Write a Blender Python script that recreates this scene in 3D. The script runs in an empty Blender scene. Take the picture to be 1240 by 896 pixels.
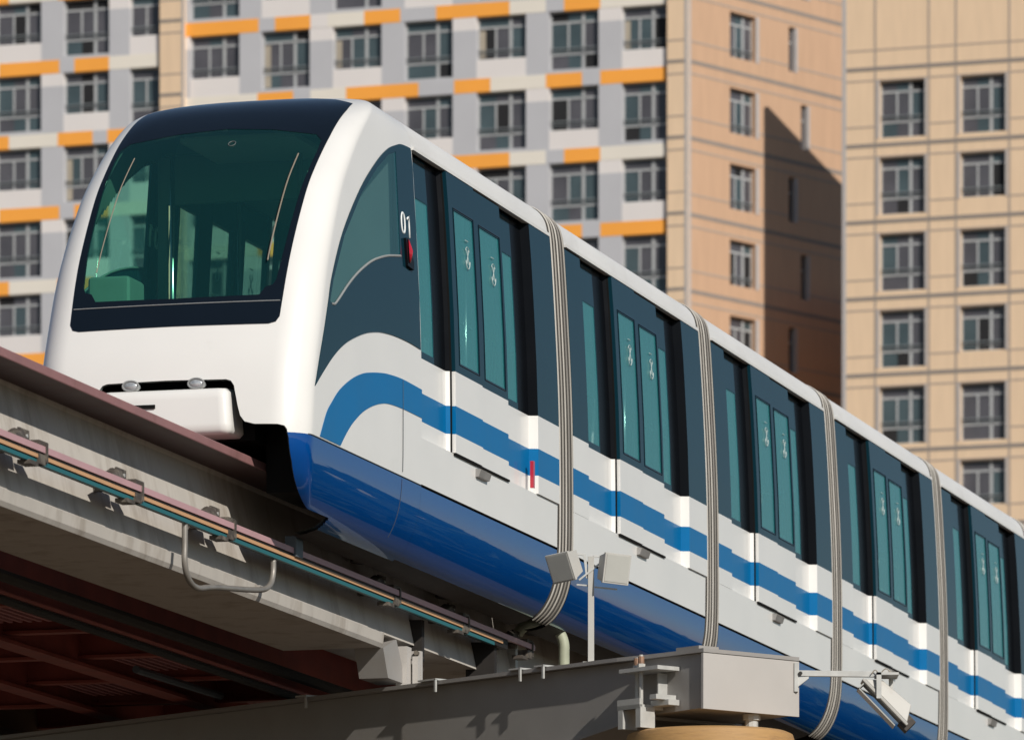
import bpy, bmesh, math, random
from math import sin, cos, pi, radians, sqrt, atan2
from mathutils import Vector, Matrix
from mathutils.bvhtree import BVHTree
from mathutils.geometry import intersect_point_line

random.seed(7)
SC = bpy.context.scene
COL = SC.collection

# ------------------------------------------------------------------ track frame
# u runs along the guideway away from the viewer, v across it (plus is the near side),
# w is height above the viewer's eye, which is EYE metres above the ground.
EYE = 1.6
TH = math.atan(2220.0 / 8000.0)
ST, CT = sin(TH), cos(TH)
VC = -16.75
RZ = pi / 2 - TH


def world(u, v, w):
    vv = VC + v
    return Vector((u * ST + vv * CT, u * CT - vv * ST, w + EYE))


class Frame:
    """local coordinates of a thing standing on the guideway frame"""
    def __init__(self, u0, v0, w0):
        self.o = (u0, v0, w0)

    def __call__(self, u, v, w):
        return Vector((u - self.o[0], -(v - self.o[1]), w - self.o[2]))


# ------------------------------------------------------------------ mesh builder
class MB:
    def __init__(self, fr=None):
        self.v = []
        self.f = []
        self.m = []
        self.fr = fr

    def pt(self, p):
        q = self.fr(*p) if self.fr else Vector(p)
        self.v.append(q)
        return len(self.v) - 1

    def face(self, ids, m=0):
        self.f.append(tuple(ids))
        self.m.append(m)

    def quad(self, a, b, c, d, m=0):
        self.face([self.pt(p) for p in (a, b, c, d)], m)

    def hexa(self, p, m=0):
        """8 points: bottom ring 0-3, top ring 4-7"""
        i = [self.pt(q) for q in p]
        for f in ((0, 1, 2, 3), (4, 5, 6, 7), (0, 1, 5, 4), (1, 2, 6, 5), (2, 3, 7, 6), (3, 0, 4, 7)):
            self.face([i[k] for k in f], m)

    def box(self, x0, x1, y0, y1, z0, z1, m=0):
        self.hexa([(x0, y0, z0), (x1, y0, z0), (x1, y1, z0), (x0, y1, z0),
                   (x0, y0, z1), (x1, y0, z1), (x1, y1, z1), (x0, y1, z1)], m)

    def prism(self, poly, f0, f1, m=0):
        """poly of 2D points; f0/f1 map a 2D point to 3D on both ends"""
        a = [self.pt(f0(*p)) for p in poly]
        b = [self.pt(f1(*p)) for p in poly]
        n = len(poly)
        self.face(a, m)
        self.face(b, m)
        for i in range(n):
            j = (i + 1) % n
            self.face([a[i], a[j], b[j], b[i]], m)

    def bar(self, a, b, wx, wz, m=0, up=(0, 0, 1)):
        """rectangular bar from a to b (in final coordinates of the frame)"""
        A = self.fr(*a) if self.fr else Vector(a)
        B = self.fr(*b) if self.fr else Vector(b)
        d = (B - A).normalized()
        s = d.cross(Vector(up))
        if s.length < 1e-4:
            s = d.cross(Vector((1, 0, 0)))
        s.normalize()
        t = s.cross(d).normalized()
        i = []
        for c in (A, B):
            for x, z in ((-1, -1), (1, -1), (1, 1), (-1, 1)):
                self.v.append(c + s * (x * wx / 2) + t * (z * wz / 2))
                i.append(len(self.v) - 1)
        for f in ((0, 1, 2, 3), (4, 5, 6, 7), (0, 1, 5, 4), (1, 2, 6, 5), (2, 3, 7, 6), (3, 0, 4, 7)):
            self.face([i[k] for k in f], m)

    def tube(self, pts, r, n=10, m=0, caps=True, closed=False):
        P = [self.fr(*p) if self.fr else Vector(p) for p in pts]
        rad = r if isinstance(r, (list, tuple)) else [r] * len(P)
        rings = []
        ref = None
        N = len(P)
        for k, p in enumerate(P):
            if closed:
                d = (P[(k + 1) % N] - P[k - 1]).normalized()
            else:
                d = (P[min(k + 1, N - 1)] - P[max(k - 1, 0)]).normalized()
            if ref is None:
                ref = d.orthogonal().normalized()
            ref = (ref - d * ref.dot(d)).normalized()
            b = d.cross(ref)
            ring = []
            for j in range(n):
                a = 2 * pi * j / n
                self.v.append(p + (ref * cos(a) + b * sin(a)) * rad[k])
                ring.append(len(self.v) - 1)
            rings.append(ring)
        for k in range(N if closed else N - 1):
            r0, r1 = rings[k], rings[(k + 1) % N]
            for j in range(n):
                q = (j + 1) % n
                self.face([r0[j], r0[q], r1[q], r1[j]], m)
        if caps and not closed:
            self.face(rings[0], m)
            self.face(rings[-1], m)

    def build(self, name, mats, parent=None, smooth=False, bevel=0, weld=1e-5, angle=None):
        me = bpy.data.meshes.new(name)
        bm = bmesh.new()
        vs = [bm.verts.new(p) for p in self.v]
        for f, m in zip(self.f, self.m):
            try:
                fc = bm.faces.new([vs[i] for i in f])
                fc.material_index = m
            except ValueError:
                pass
        if weld:
            bmesh.ops.remove_doubles(bm, verts=bm.verts, dist=weld)
        bmesh.ops.recalc_face_normals(bm, faces=bm.faces)
        if bevel:
            es = [e for e in bm.edges if len(e.link_faces) == 2 and e.calc_face_angle(0) > 0.6]
            bmesh.ops.bevel(bm, geom=es, offset=bevel, segments=3, affect='EDGES', profile=0.7,
                            clamp_overlap=True)
        for f in bm.faces:
            f.smooth = smooth or angle is not None
        bm.to_mesh(me)
        bm.free()
        if angle is not None:
            me.set_sharp_from_angle(angle=angle)
        if not isinstance(mats, (list, tuple)):
            mats = [mats]
        for x in mats:
            me.materials.append(x)
        return link(name, me, parent)


def link(name, me, parent=None):
    o = bpy.data.objects.new(name, me)
    COL.objects.link(o)
    if parent is not None:
        o.parent = parent
    return o


def thing(name, label, cat, loc, rz=0.0, group=None):
    o = bpy.data.objects.new(name, None)
    o.empty_display_size = 0.3
    COL.objects.link(o)
    o.location = loc
    o.rotation_euler = (0, 0, rz)
    o['label'] = label
    o['category'] = cat
    if group:
        o['group'] = group
    return o


def copy_tree(o, parent=None):
    c = o.copy()
    COL.objects.link(c)
    c.parent = parent
    for ch in [x for x in bpy.data.objects if x.parent == o]:
        copy_tree(ch, c)
    return c


def interp(x, pts):
    if x <= pts[0][0]:
        return pts[0][1]
    for (a, p), (b, q) in zip(pts, pts[1:]):
        if x <= b:
            return p + (q - p) * (x - a) / (b - a)
    return pts[-1][1]


def smooth_curve(pts, per=8):
    """Catmull-Rom through 2D or 3D points"""
    P = [pts[0]] + list(pts) + [pts[-1]]
    out = []
    for i in range(1, len(P) - 2):
        p0, p1, p2, p3 = (Vector(P[i + k]) for k in (-1, 0, 1, 2))
        for j in range(per):
            t = j / per
            out.append(0.5 * ((2 * p1) + (p2 - p0) * t + (2 * p0 - 5 * p1 + 4 * p2 - p3) * t * t
                              + (3 * p1 - p0 - 3 * p2 + p3) * t ** 3))
    out.append(Vector(pts[-1]))
    return out


# ------------------------------------------------------------------ train section and nose shape
HALF = [(0, 6.84), (0.55, 6.84), (0.80, 6.86), (0.95, 6.93), (1.06, 7.08), (1.125, 7.28), (1.15, 7.53),
        (1.155, 8.0), (1.15, 8.6), (1.135, 9.1), (1.105, 9.7), (1.075, 10.2), (1.055, 10.40), (1.02, 10.51),
        (0.94, 10.60), (0.80, 10.655), (0.5, 10.70), (0, 10.72)]
WPROF = [(w, v) for v, w in HALF if v > 0.9]          # half-width against height


def halfw(w):
    return interp(w, WPROF)


def outline(per=6):
    h = [Vector(p) for p in smooth_curve(HALF, per)]
    left = [Vector((-p[0], p[1])) for p in reversed(h[1:-1])]
    return h + left                                    # closed loop of (v, w)


NOSEP = smooth_curve([(6.80, 50.95), (6.86, 50.72), (6.95, 50.42), (7.08, 50.20), (7.25, 50.05), (7.5, 49.98), (8.0, 50.05),
                      (8.4, 50.19), (8.98, 50.45), (9.55, 50.84), (9.85, 51.13), (10.15, 51.49),
                      (10.38, 51.83), (10.55, 52.15), (10.66, 52.45), (10.72, 52.72)], 6)
NOSEP = [(p[0], p[1]) for p in NOSEP]
U_NOSE_END = 53.36
NOSE_R = 0.24
WC = 8.85


def nose_mesh():
    """rings from the middle of the front face out to the straight body"""
    C = outline(12)
    ax, aw = 0.24, 0.155
    rings = []

    def P(v, w):
        return interp(w, NOSEP) + 0.05 * (v / 1.0) ** 2

    K = 34
    for k in range(1, K + 1):
        s = k / K
        ring = []
        for c in C:
            v = c[0] * (1 - ax) * s
            w = WC + (c[1] - WC) * (1 - aw) * s
            ring.append((P(v, w), v, w))
        rings.append(ring)
    B = 16
    for k in range(1, B + 1):
        b = sin(0.5 * pi * k / B)
        ring = []
        for c in C:
            v = c[0] * (1 - ax * (1 - b))
            w = WC + (c[1] - WC) * (1 - aw * (1 - b))
            ring.append((P(v, w) + NOSE_R * (1 - sqrt(max(0, 1 - b * b))), v, w))
        rings.append(ring)
    last = rings[-1]
    S = 64
    for k in range(1, S + 1):
        t = k / S
        rings.append([(p[0] + (U_NOSE_END - p[0]) * t, p[1], p[2]) for p in last])
    verts, faces = [(interp(WC, NOSEP), 0, WC)], []
    n = len(C)
    for r in rings:
        verts += r
    for j in range(n):
        faces.append((0, 1 + j, 1 + (j + 1) % n))
    for k in range(len(rings) - 1):
        a, b = 1 + k * n, 1 + (k + 1) * n
        for j in range(n):
            q = (j + 1) % n
            faces.append((a + j, a + q, b + q, b + j))
    return verts, faces


NV, NF = nose_mesh()
NBVH = BVHTree.FromPolygons([Vector(p) for p in NV], NF)


def on_front(v, w, off=0.0):
    h = NBVH.ray_cast(Vector((40, v, w)), Vector((1, 0, 0)))
    if h[0] is None:
        return Vector((51.0, v, w))
    n = h[1] if h[1].x < 0 else -h[1]
    return h[0] + n * off


def on_side(u, w, off=0.0, side=1):
    h = NBVH.ray_cast(Vector((u, 3.0 * side, w)), Vector((0, -side, 0)))
    if h[0] is None:
        return Vector((u, side * halfw(w), w))
    n = h[1] if h[1].y * side > 0 else -h[1]
    return h[0] + n * off

# ------------------------------------------------------------------ materials
def mat(name, col, rough=0.5, metal=0.0, spec=0.5, coat=0.0, var=0.0, vscale=3.0, bump=0.0, bscale=20.0,
        dirt=None, dscale=1.2, dlo=0.55, dhi=0.75, stretch=(1, 1, 1), coat_tint=None):
    m = bpy.data.materials.new(name)
    m.use_nodes = True
    nt = m.node_tree
    b = nt.nodes['Principled BSDF']
    b.inputs['Base Color'].default_value = (*col, 1)
    b.inputs['Roughness'].default_value = rough
    b.inputs['Metallic'].default_value = metal
    b.inputs['Specular IOR Level'].default_value = spec
    if coat_tint:
        b.inputs['Coat Tint'].default_value = (*coat_tint, 1)
    if coat:
        b.inputs['Coat Weight'].default_value = coat
        b.inputs['Coat Roughness'].default_value = 0.012
    tc = nt.nodes.new('ShaderNodeTexCoord')
    mp = nt.nodes.new('ShaderNodeMapping')
    mp.inputs['Scale'].default_value = stretch
    nt.links.new(tc.outputs['Object'], mp.inputs['Vector'])
    last = None
    if var or dirt:
        n = nt.nodes.new('ShaderNodeTexNoise')
        n.inputs['Scale'].default_value = vscale
        n.inputs['Detail'].default_value = 5
        nt.links.new(mp.outputs[0], n.inputs['Vector'])
        r = nt.nodes.new('ShaderNodeMapRange')
        r.inputs['From Min'].default_value = 0.3
        r.inputs['From Max'].default_value = 0.7
        r.inputs['To Min'].default_value = 1 - var
        r.inputs['To Max'].default_value = 1 + var * 0.5
        nt.links.new(n.outputs['Fac'], r.inputs['Value'])
        mx = nt.nodes.new('ShaderNodeMix')
        mx.data_type = 'RGBA'
        mx.blend_type = 'MULTIPLY'
        mx.inputs['Factor'].default_value = 1
        mx.inputs[6].default_value = (*col, 1)
        nt.links.new(r.outputs[0], mx.inputs[7])
        last = mx.outputs[2]
        rr = nt.nodes.new('ShaderNodeMapRange')
        rr.inputs['To Min'].default_value = rough * 0.85
        rr.inputs['To Max'].default_value = min(1, rough * 1.2)
        nt.links.new(n.outputs['Fac'], rr.inputs['Value'])
        nt.links.new(rr.outputs[0], b.inputs['Roughness'])
    if dirt:
        n2 = nt.nodes.new('ShaderNodeTexNoise')
        n2.inputs['Scale'].default_value = dscale
        n2.inputs['Detail'].default_value = 8
        n2.inputs['Roughness'].default_value = 0.65
        nt.links.new(mp.outputs[0], n2.inputs['Vector'])
        r2 = nt.nodes.new('ShaderNodeMapRange')
        r2.inputs['From Min'].default_value = dlo
        r2.inputs['From Max'].default_value = dhi
        nt.links.new(n2.outputs['Fac'], r2.inputs['Value'])
        m2 = nt.nodes.new('ShaderNodeMix')
        m2.data_type = 'RGBA'
        m2.inputs[7].default_value = (*dirt, 1)
        nt.links.new(last, m2.inputs[6])
        nt.links.new(r2.outputs[0], m2.inputs['Factor'])
        last = m2.outputs[2]
    if last is not None:
        nt.links.new(last, b.inputs['Base Color'])
    if bump:
        n3 = nt.nodes.new('ShaderNodeTexNoise')
        n3.inputs['Scale'].default_value = bscale
        n3.inputs['Detail'].default_value = 4
        nt.links.new(mp.outputs[0], n3.inputs['Vector'])
        bp = nt.nodes.new('ShaderNodeBump')
        bp.inputs['Strength'].default_value = bump
        bp.inputs['Distance'].default_value = 0.02
        nt.links.new(n3.outputs['Fac'], bp.inputs['Height'])
        nt.links.new(bp.outputs[0], b.inputs['Normal'])
    return m


def glass(name, tint, gloss_col=(1, 1, 1), body=(0, 0, 0), body_mix=0.0, ior=1.5, rough=0.02):
    """tinted pane: lets light through with the tint, mirrors by Fresnel, a little dye in the glass"""
    m = bpy.data.materials.new(name)
    m.use_nodes = True
    nt = m.node_tree
    nt.nodes.remove(nt.nodes['Principled BSDF'])
    out = nt.nodes['Material Output']
    tr = nt.nodes.new('ShaderNodeBsdfTransparent')
    tr.inputs['Color'].default_value = (*tint, 1)
    src = tr
    if body_mix:
        d = nt.nodes.new('ShaderNodeBsdfDiffuse')
        d.inputs['Color'].default_value = (*body, 1)
        mx = nt.nodes.new('ShaderNodeMixShader')
        mx.inputs[0].default_value = body_mix
        nt.links.new(tr.outputs[0], mx.inputs[1])
        nt.links.new(d.outputs[0], mx.inputs[2])
        src = mx
    g = nt.nodes.new('ShaderNodeBsdfGlossy')
    g.inputs['Color'].default_value = (*gloss_col, 1)
    g.inputs['Roughness'].default_value = rough
    f = nt.nodes.new('ShaderNodeFresnel')
    ge = nt.nodes.new('ShaderNodeNewGeometry')
    ex = nt.nodes.new('ShaderNodeMath')
    ex.operation = 'MULTIPLY_ADD'
    ex.inputs[1].default_value = -2.0
    ex.inputs[2].default_value = 1.0
    pw = nt.nodes.new('ShaderNodeMath')
    pw.operation = 'POWER'
    pw.inputs[0].default_value = ior
    nt.links.new(ge.outputs['Backfacing'], ex.inputs[0])
    nt.links.new(ex.outputs[0], pw.inputs[1])
    nt.links.new(pw.outputs[0], f.inputs['IOR'])     # both faces of a thin pane mirror alike
    m2 = nt.nodes.new('ShaderNodeMixShader')
    nt.links.new(f.outputs[0], m2.inputs[0])
    nt.links.new(src.outputs[0], m2.inputs[1])
    nt.links.new(g.outputs[0], m2.inputs[2])
    nt.links.new(m2.outputs[0], out.inputs['Surface'])
    return m


M = dict(
    white=mat('white_paint', (0.80, 0.79, 0.765), 0.32, coat=0.3, var=0.03, vscale=1.3, dirt=(0.62, 0.60, 0.56), dscale=0.9, dlo=0.62, dhi=0.95),
    roof=mat('roof_paint', (0.74, 0.735, 0.72), 0.4, var=0.05, vscale=2.0, dirt=(0.52, 0.50, 0.47), dscale=1.5, dlo=0.55, dhi=0.9, stretch=(0.4, 1, 1)),
    blue=mat('blue_stripe_paint', (0.002, 0.145, 0.360), 0.35, spec=0.1, coat=0.15, coat_tint=(0.4, 0.85, 1.0), var=0.05),
    skirt=mat('blue_skirt_paint', (0.002, 0.066, 0.265), 0.35, spec=0.1, coat=0.95, coat_tint=(0.35, 0.9, 1.0), var=0.04, vscale=1.0),
    slate=mat('dark_slate_panel', (0.005, 0.031, 0.047), 0.10, spec=0.14, var=0.08, vscale=0.7),
    black=mat('gloss_black', (0.005, 0.006, 0.008), 0.25, spec=0.05, var=0.1),
    frit=mat('dark_tinted_band', (0.006, 0.010, 0.016), 0.08, spec=0.4, var=0.05),
    matt=mat('matt_black', (0.008, 0.008, 0.008), 0.8, spec=0.15, var=0.2),
    rubber=mat('bellows_rubber', (0.60, 0.57, 0.52), 0.6, var=0.12, vscale=5, dirt=(0.30, 0.27, 0.23), dscale=2.5, dlo=0.5, dhi=0.8, stretch=(1, 1, 0.3)),
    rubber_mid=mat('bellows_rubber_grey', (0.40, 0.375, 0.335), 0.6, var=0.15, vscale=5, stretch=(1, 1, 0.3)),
    rubber_dim=mat('bellows_rubber_dim', (0.27, 0.25, 0.225), 0.5, var=0.2, vscale=6, stretch=(1, 1, 0.3)),  # mid and dim ribs put alternating highlights into the rubber colour
    rubber_dark=mat('bellows_fold', (0.05, 0.045, 0.04), 0.8, var=0.2),  # dark stripes put the shade of deep folds into colour
    under=mat('undercarriage', (0.020, 0.016, 0.014), 0.7, var=0.3, vscale=4),
    inner=mat('cab_lining', (0.13, 0.15, 0.15), 0.6, var=0.1),
    innerlight=mat('ceiling_lining', (0.42, 0.44, 0.43), 0.5, var=0.05),
    console=mat('driver_console', (0.22, 0.26, 0.26), 0.45, var=0.1),
    seat=mat('seat_shell', (0.10, 0.16, 0.22), 0.5, var=0.1),
    chrome=mat('bright_metal', (0.7, 0.7, 0.7), 0.2, metal=1.0, var=0.05),
    wiper=mat('wiper_metal', (0.27, 0.23, 0.18), 0.4, var=0.1),
    trim=mat('grey_trim', (0.30, 0.31, 0.31), 0.4, var=0.08),
    sealring=mat('camera_ring_rubber', (0.10, 0.12, 0.12), 0.5, var=0.1),
    seam=mat('panel_gap', (0.05, 0.06, 0.07), 0.7, var=0.1),
    lens=mat('headlight_lens', (0.55, 0.58, 0.60), 0.22, metal=0.35, coat=0.6, var=0.35, vscale=25),
    sill=mat('door_sill', (0.36, 0.35, 0.34), 0.5, metal=0.3, var=0.15),
    red=mat('red_lens', (0.52, 0.02, 0.04), 0.2, coat=0.6, var=0.05),
    mark=mat('white_marking', (0.80, 0.84, 0.84), 0.4, var=0.02),
    etch=mat('etched_marking', (0.46, 0.54, 0.54), 0.4, var=0.02),
    wglass=glass('windshield_glass', (0.46, 0.86, 0.68), ior=1.28, body=(0.025, 0.16, 0.175), body_mix=0.14),
    cglass=glass('cab_side_glass', (0.70, 0.91, 0.88), ior=1.30, body=(0.035, 0.27, 0.29), body_mix=0.19),
    sglass=glass('side_glass', (0.78, 0.93, 0.90), body=(0.065, 0.40, 0.42), body_mix=0.31, ior=1.30, rough=0.03),
    # guideway
    beampaint=mat('beam_paint', (0.53, 0.495, 0.45), 0.6, var=0.08, vscale=2.5, dirt=(0.26, 0.215, 0.17), dscale=2.6, dlo=0.50, dhi=0.80, bump=0.08, stretch=(1.0, 1, 0.28)),
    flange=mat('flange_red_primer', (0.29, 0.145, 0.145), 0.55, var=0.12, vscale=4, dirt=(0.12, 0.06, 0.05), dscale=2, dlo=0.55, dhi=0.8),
    soffit=mat('flange_soffit_maroon', (0.050, 0.018, 0.017), 0.6, var=0.2, vscale=4),  # much darker maroon for the flange's downward faces
    pink=mat('pink_rail', (0.52, 0.31, 0.33), 0.45, var=0.08),
    orange=mat('orange_rail', (0.60, 0.34, 0.17), 0.45, var=0.08),
    teal=mat('teal_rail', (0.012, 0.13, 0.15), 0.4, var=0.08),
    isol=mat('rail_insulator', (0.012, 0.010, 0.009), 0.6, var=0.2),
    bracket=mat('rusty_bracket', (0.075, 0.062, 0.052), 0.6, var=0.3, vscale=12, dirt=(0.16, 0.14, 0.115), dscale=9, dlo=0.5, dhi=0.6),
    boxgrey=mat('blue_grey_box', (0.10, 0.125, 0.15), 0.5, var=0.15),
    pipe=mat('grey_conduit', (0.28, 0.26, 0.235), 0.42, metal=0.35, var=0.15, vscale=8),
    steel=mat('painted_steel', (0.31, 0.295, 0.28), 0.5, var=0.07, vscale=2, dirt=(0.28, 0.25, 0.22), dscale=1.4, dlo=0.56, dhi=0.85, bump=0.05),
    plate=mat('end_plate_paint', (0.47, 0.445, 0.42), 0.55, var=0.04, vscale=2, dirt=(0.44, 0.40, 0.36), dscale=1.5, dlo=0.6, dhi=0.95, bump=0.05),
    galv=mat('galvanised_steel', (0.55, 0.55, 0.53), 0.45, metal=0.25, var=0.12, vscale=10),
    lamp=mat('floodlight_housing', (0.47, 0.46, 0.43), 0.5, var=0.06, dirt=(0.35, 0.32, 0.28), dscale=4, dlo=0.55, dhi=0.8),
    lampglass=mat('floodlight_glass', (0.45, 0.45, 0.42), 0.15, coat=0.5, var=0.08),
    nut=mat('rusty_bolt', (0.28, 0.16, 0.10), 0.6, var=0.3, vscale=30),
    maroon=mat('maroon_steel', (0.34, 0.088, 0.070), 0.6, var=0.25, vscale=3),
    grate=mat('maroon_grating', (0.45, 0.19, 0.20), 0.6, var=0.2),
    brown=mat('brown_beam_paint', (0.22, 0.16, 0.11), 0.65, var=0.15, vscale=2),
    hose=mat('pale_green_conduit', (0.40, 0.42, 0.31), 0.55, var=0.15, vscale=6),
    wood=mat('weathered_tan_cap', (0.50, 0.29, 0.11), 0.65, var=0.25, vscale=3, dirt=(0.26, 0.15, 0.07), dscale=3, dlo=0.45, dhi=0.75, bump=0.2, bscale=8, stretch=(1, 1, 7)),
    # buildings
    b_grey=mat('render_grey', (0.51, 0.51, 0.54), 0.8, var=0.04, vscale=0.6),
    b_white=mat('render_white', (0.77, 0.725, 0.71), 0.8, var=0.03, vscale=0.6),
    b_cream=mat('render_cream', (0.80, 0.745, 0.66), 0.8, var=0.03, vscale=0.6),
    b_orange=mat('render_orange', (0.97, 0.40, 0.06), 0.75, var=0.04, vscale=0.6),
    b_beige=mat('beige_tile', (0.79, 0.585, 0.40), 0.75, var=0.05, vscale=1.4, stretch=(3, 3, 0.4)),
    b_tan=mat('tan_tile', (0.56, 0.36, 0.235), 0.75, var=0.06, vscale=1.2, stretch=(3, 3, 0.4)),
    b_line=mat('grey_joint', (0.27, 0.235, 0.21), 0.8, var=0.06),
    b_line2=mat('thin_joint', (0.40, 0.33, 0.28), 0.8, var=0.06),
    b_edge=mat('corner_trim', (0.47, 0.44, 0.43), 0.8, var=0.05),
    b_frame=mat('window_frame_paint', (0.43, 0.44, 0.45), 0.5, var=0.04),
    b_rail=mat('window_guard_rail', (0.20, 0.22, 0.23), 0.5, var=0.05),
    b_pane=mat('dark_window_pane', (0.095, 0.092, 0.105), 0.25, var=0.25, vscale=0.8),
    b_pane2=mat('teal_window_pane', (0.070, 0.100, 0.112), 0.25, var=0.25, vscale=0.8),
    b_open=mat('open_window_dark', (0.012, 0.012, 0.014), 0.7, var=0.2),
    b_curtain=mat('curtain', (0.40, 0.35, 0.28), 0.9, var=0.15, vscale=2, stretch=(6, 6, 0.5)),
    asphalt=mat('ground_surface', (0.125, 0.094, 0.066), 0.95, spec=0.1, var=0.3, vscale=0.2),
    leaf=mat('tree_foliage', (0.030, 0.050, 0.018), 0.8, spec=0.2, var=0.4, vscale=0.6),
    bark=mat('tree_bark', (0.08, 0.06, 0.045), 0.9, var=0.3),
)

# ------------------------------------------------------------------ monorail train
TF = Frame(51.0, 0.0, 6.84)
train = thing('monorail_train', 'white and blue articulated monorail train with dark glazing crossing the frame on its beam',
              'train', world(51.0, 0.0, 6.84), RZ)


def sgn(x):
    return 1.0 if x >= 0 else -1.0


def inside(p, poly):
    x, y = p
    c = False
    n = len(poly)
    for i in range(n):
        x1, y1 = poly[i]
        x2, y2 = poly[(i + 1) % n]
        if (y1 > y) != (y2 > y) and x < (x2 - x1) * (y - y1) / (y2 - y1) + x1:
            c = not c
    return c


def resample(poly, step):
    out = []
    n = len(poly)
    for i in range(n):
        a, b = Vector(poly[i][:2]), Vector(poly[(i + 1) % n][:2])
        k = max(1, int((b - a).length / step))
        for j in range(k):
            out.append(tuple(a.lerp(b, j / k)))
    return out


def edge_dist(p, poly):
    q = Vector(p)
    best = 9
    n = len(poly)
    for i in range(n):
        a, b = Vector(poly[i]), Vector(poly[(i + 1) % n])
        d = b - a
        t = 0 if d.length_squared == 0 else max(0, min(1, (q - a).dot(d) / d.length_squared))
        best = min(best, (a + d * t - q).length)
    return best


def patch(name, poly, proj, mats, parent, off=0.004, th=0.008, holes=(), step=0.05, fr=TF):
    """a thin shell that follows the nose surface inside a 2D outline"""
    from mathutils.geometry import delaunay_2d_cdt
    loops = [resample(poly, step)] + [resample(h, step) for h in holes]
    P, E = [], []
    for lp in loops:
        s = len(P)
        P += [Vector(p) for p in lp]
        E += [(s + i, s + (i + 1) % len(lp)) for i in range(len(lp))]
    xs = [p.x for p in P]
    ys = [p.y for p in P]
    x = min(xs) + step * 0.5
    while x < max(xs):
        y = min(ys) + step * 0.5
        while y < max(ys):
            q = (x, y)
            if inside(q, loops[0]) and not any(inside(q, h) for h in loops[1:]) and \
                    all(edge_dist(q, l) > step * 0.45 for l in loops):
                P.append(Vector(q))
            y += step
        x += step
    v2, e2, f2, _, _, _ = delaunay_2d_cdt(P, E, [], 0, 1e-6)
    me = bpy.data.meshes.new(name)
    bm = bmesh.new()
    top = [bm.verts.new(fr(*proj(p.x, p.y, off))) for p in v2]
    for f in f2:
        c = sum((v2[i] for i in f), Vector((0, 0))) / len(f)
        if inside(c, loops[0]) and not any(inside(c, h) for h in loops[1:]):
            bm.faces.new([top[i] for i in f])
    bmesh.ops.recalc_face_normals(bm, faces=bm.faces)
    low = {}
    for b in [e for e in bm.edges if len(e.link_faces) == 1]:
        a0, a1 = b.verts
        for q in (a0, a1):
            if q not in low:
                i = top.index(q)
                low[q] = bm.verts.new(fr(*proj(v2[i].x, v2[i].y, off - th)))
        bm.faces.new((a0, a1, low[a1], low[a0]))
    loose = [q for q in bm.verts if not q.link_faces]
    bmesh.ops.delete(bm, geom=loose, context='VERTS')
    bmesh.ops.recalc_face_normals(bm, faces=bm.faces)
    for f in bm.faces:
        f.smooth = True
    bm.to_mesh(me)
    bm.free()
    me.materials.append(mats)
    nose_normals(me)
    return link(name, me, parent)


_bm = bmesh.new()
_vs = [_bm.verts.new(p) for p in NV]
for _f in NF:
    try:
        _bm.faces.new([_vs[i] for i in _f])
    except ValueError:
        pass
bmesh.ops.recalc_face_normals(_bm, faces=_bm.faces)
_bm.normal_update()
NNRM = [q.normal.copy() for q in _vs]
_bm.free()


def nose_normal(p):
    """smooth outward normal of the nose surface nearest to a (u, v, w) point"""
    h = NBVH.find_nearest(p)
    acc = Vector((0, 0, 0))
    for i in NF[h[2]]:
        acc += NNRM[i] / ((Vector(NV[i]) - h[0]).length_squared + 1e-5)
    n = acc.normalized()
    return Vector((n.x, -n.y, n.z))


def nose_normals(me, lift=0.012):
    """vertices lying on the nose surface take its smooth normal"""
    out = []
    me.update()
    for q in me.vertices:
        out.append(nose_normal(Vector(loc2uvw(q.co))))
    lo = []
    for f in me.polygons:
        for li in f.loop_indices:
            n = out[me.loops[li].vertex_index]
            lo.append(n if abs(n.dot(f.normal)) > 0.5 else f.normal.copy())
            if lo[-1].dot(f.normal) < 0:
                lo[-1] = -lo[-1]
    me.normals_split_custom_set(lo)


def loc2uvw(p):
    return (p.x + TF.o[0], -p.y + TF.o[1], p.z + TF.o[2])


def mirror(poly):
    """right half of an outline (bottom to top, v>=0) completed to the left"""
    return list(poly) + [(-p[0], p[1]) for p in reversed(poly) if p[0] > 1e-6]


WS_OUT = mirror([(0, 8.418), (0.80, 8.413), (0.855, 8.428), (0.882, 8.475), (0.888, 8.7), (0.893, 8.94), (0.90, 9.59), (0.905, 9.90),
                 (0.91, 10.14), (0.905, 10.44), (0.89, 10.53), (0.70, 10.60), (0.40, 10.655), (0, 10.68)])
WS_GL = mirror([(0, 8.655), (0.69, 8.662), (0.715, 8.70), (0.735, 8.73), (0.79, 8.745), (0.815, 8.79), (0.837, 9.07), (0.853, 9.56),
                (0.868, 9.98), (0.862, 10.09), (0.80, 10.15), (0.40, 10.225), (0, 10.255)])
SIDE_FRONT = [(50.319, 7.918), (50.451, 8.181), (50.568, 8.397), (50.692, 8.642), (50.826, 8.889), (51.176, 9.294),
            (51.738, 9.74), (52.244, 10.047), (52.60, 10.215), (52.86, 10.295), (53.05, 10.335), (53.36, 10.352)]
SIDE_LOW = [(53.36, 8.657), (53.0, 8.665), (52.62, 8.658), (52.339, 8.641), (52.052, 8.611), (51.672, 8.539),
            (51.203, 8.401), (50.857, 8.249), (50.539, 8.062), (50.319, 7.918)]
SIDE_OUT = [tuple(p) for p in smooth_curve(SIDE_FRONT, 5)] + [tuple(p) for p in smooth_curve(SIDE_LOW, 5)][:-1]
SIDE_GL = [(50.735, 8.66), (50.80, 8.648), (50.86, 8.655), (50.992, 8.725), (51.233, 8.866), (51.478, 8.99), (51.724, 9.095), (51.971, 9.185),
           (52.219, 9.252), (52.466, 9.306), (52.81, 9.36), (52.838, 10.236), (52.631, 10.178), (52.259, 10.002),
           (51.755, 9.703), (51.193, 9.257), (50.845, 8.852)]
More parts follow.
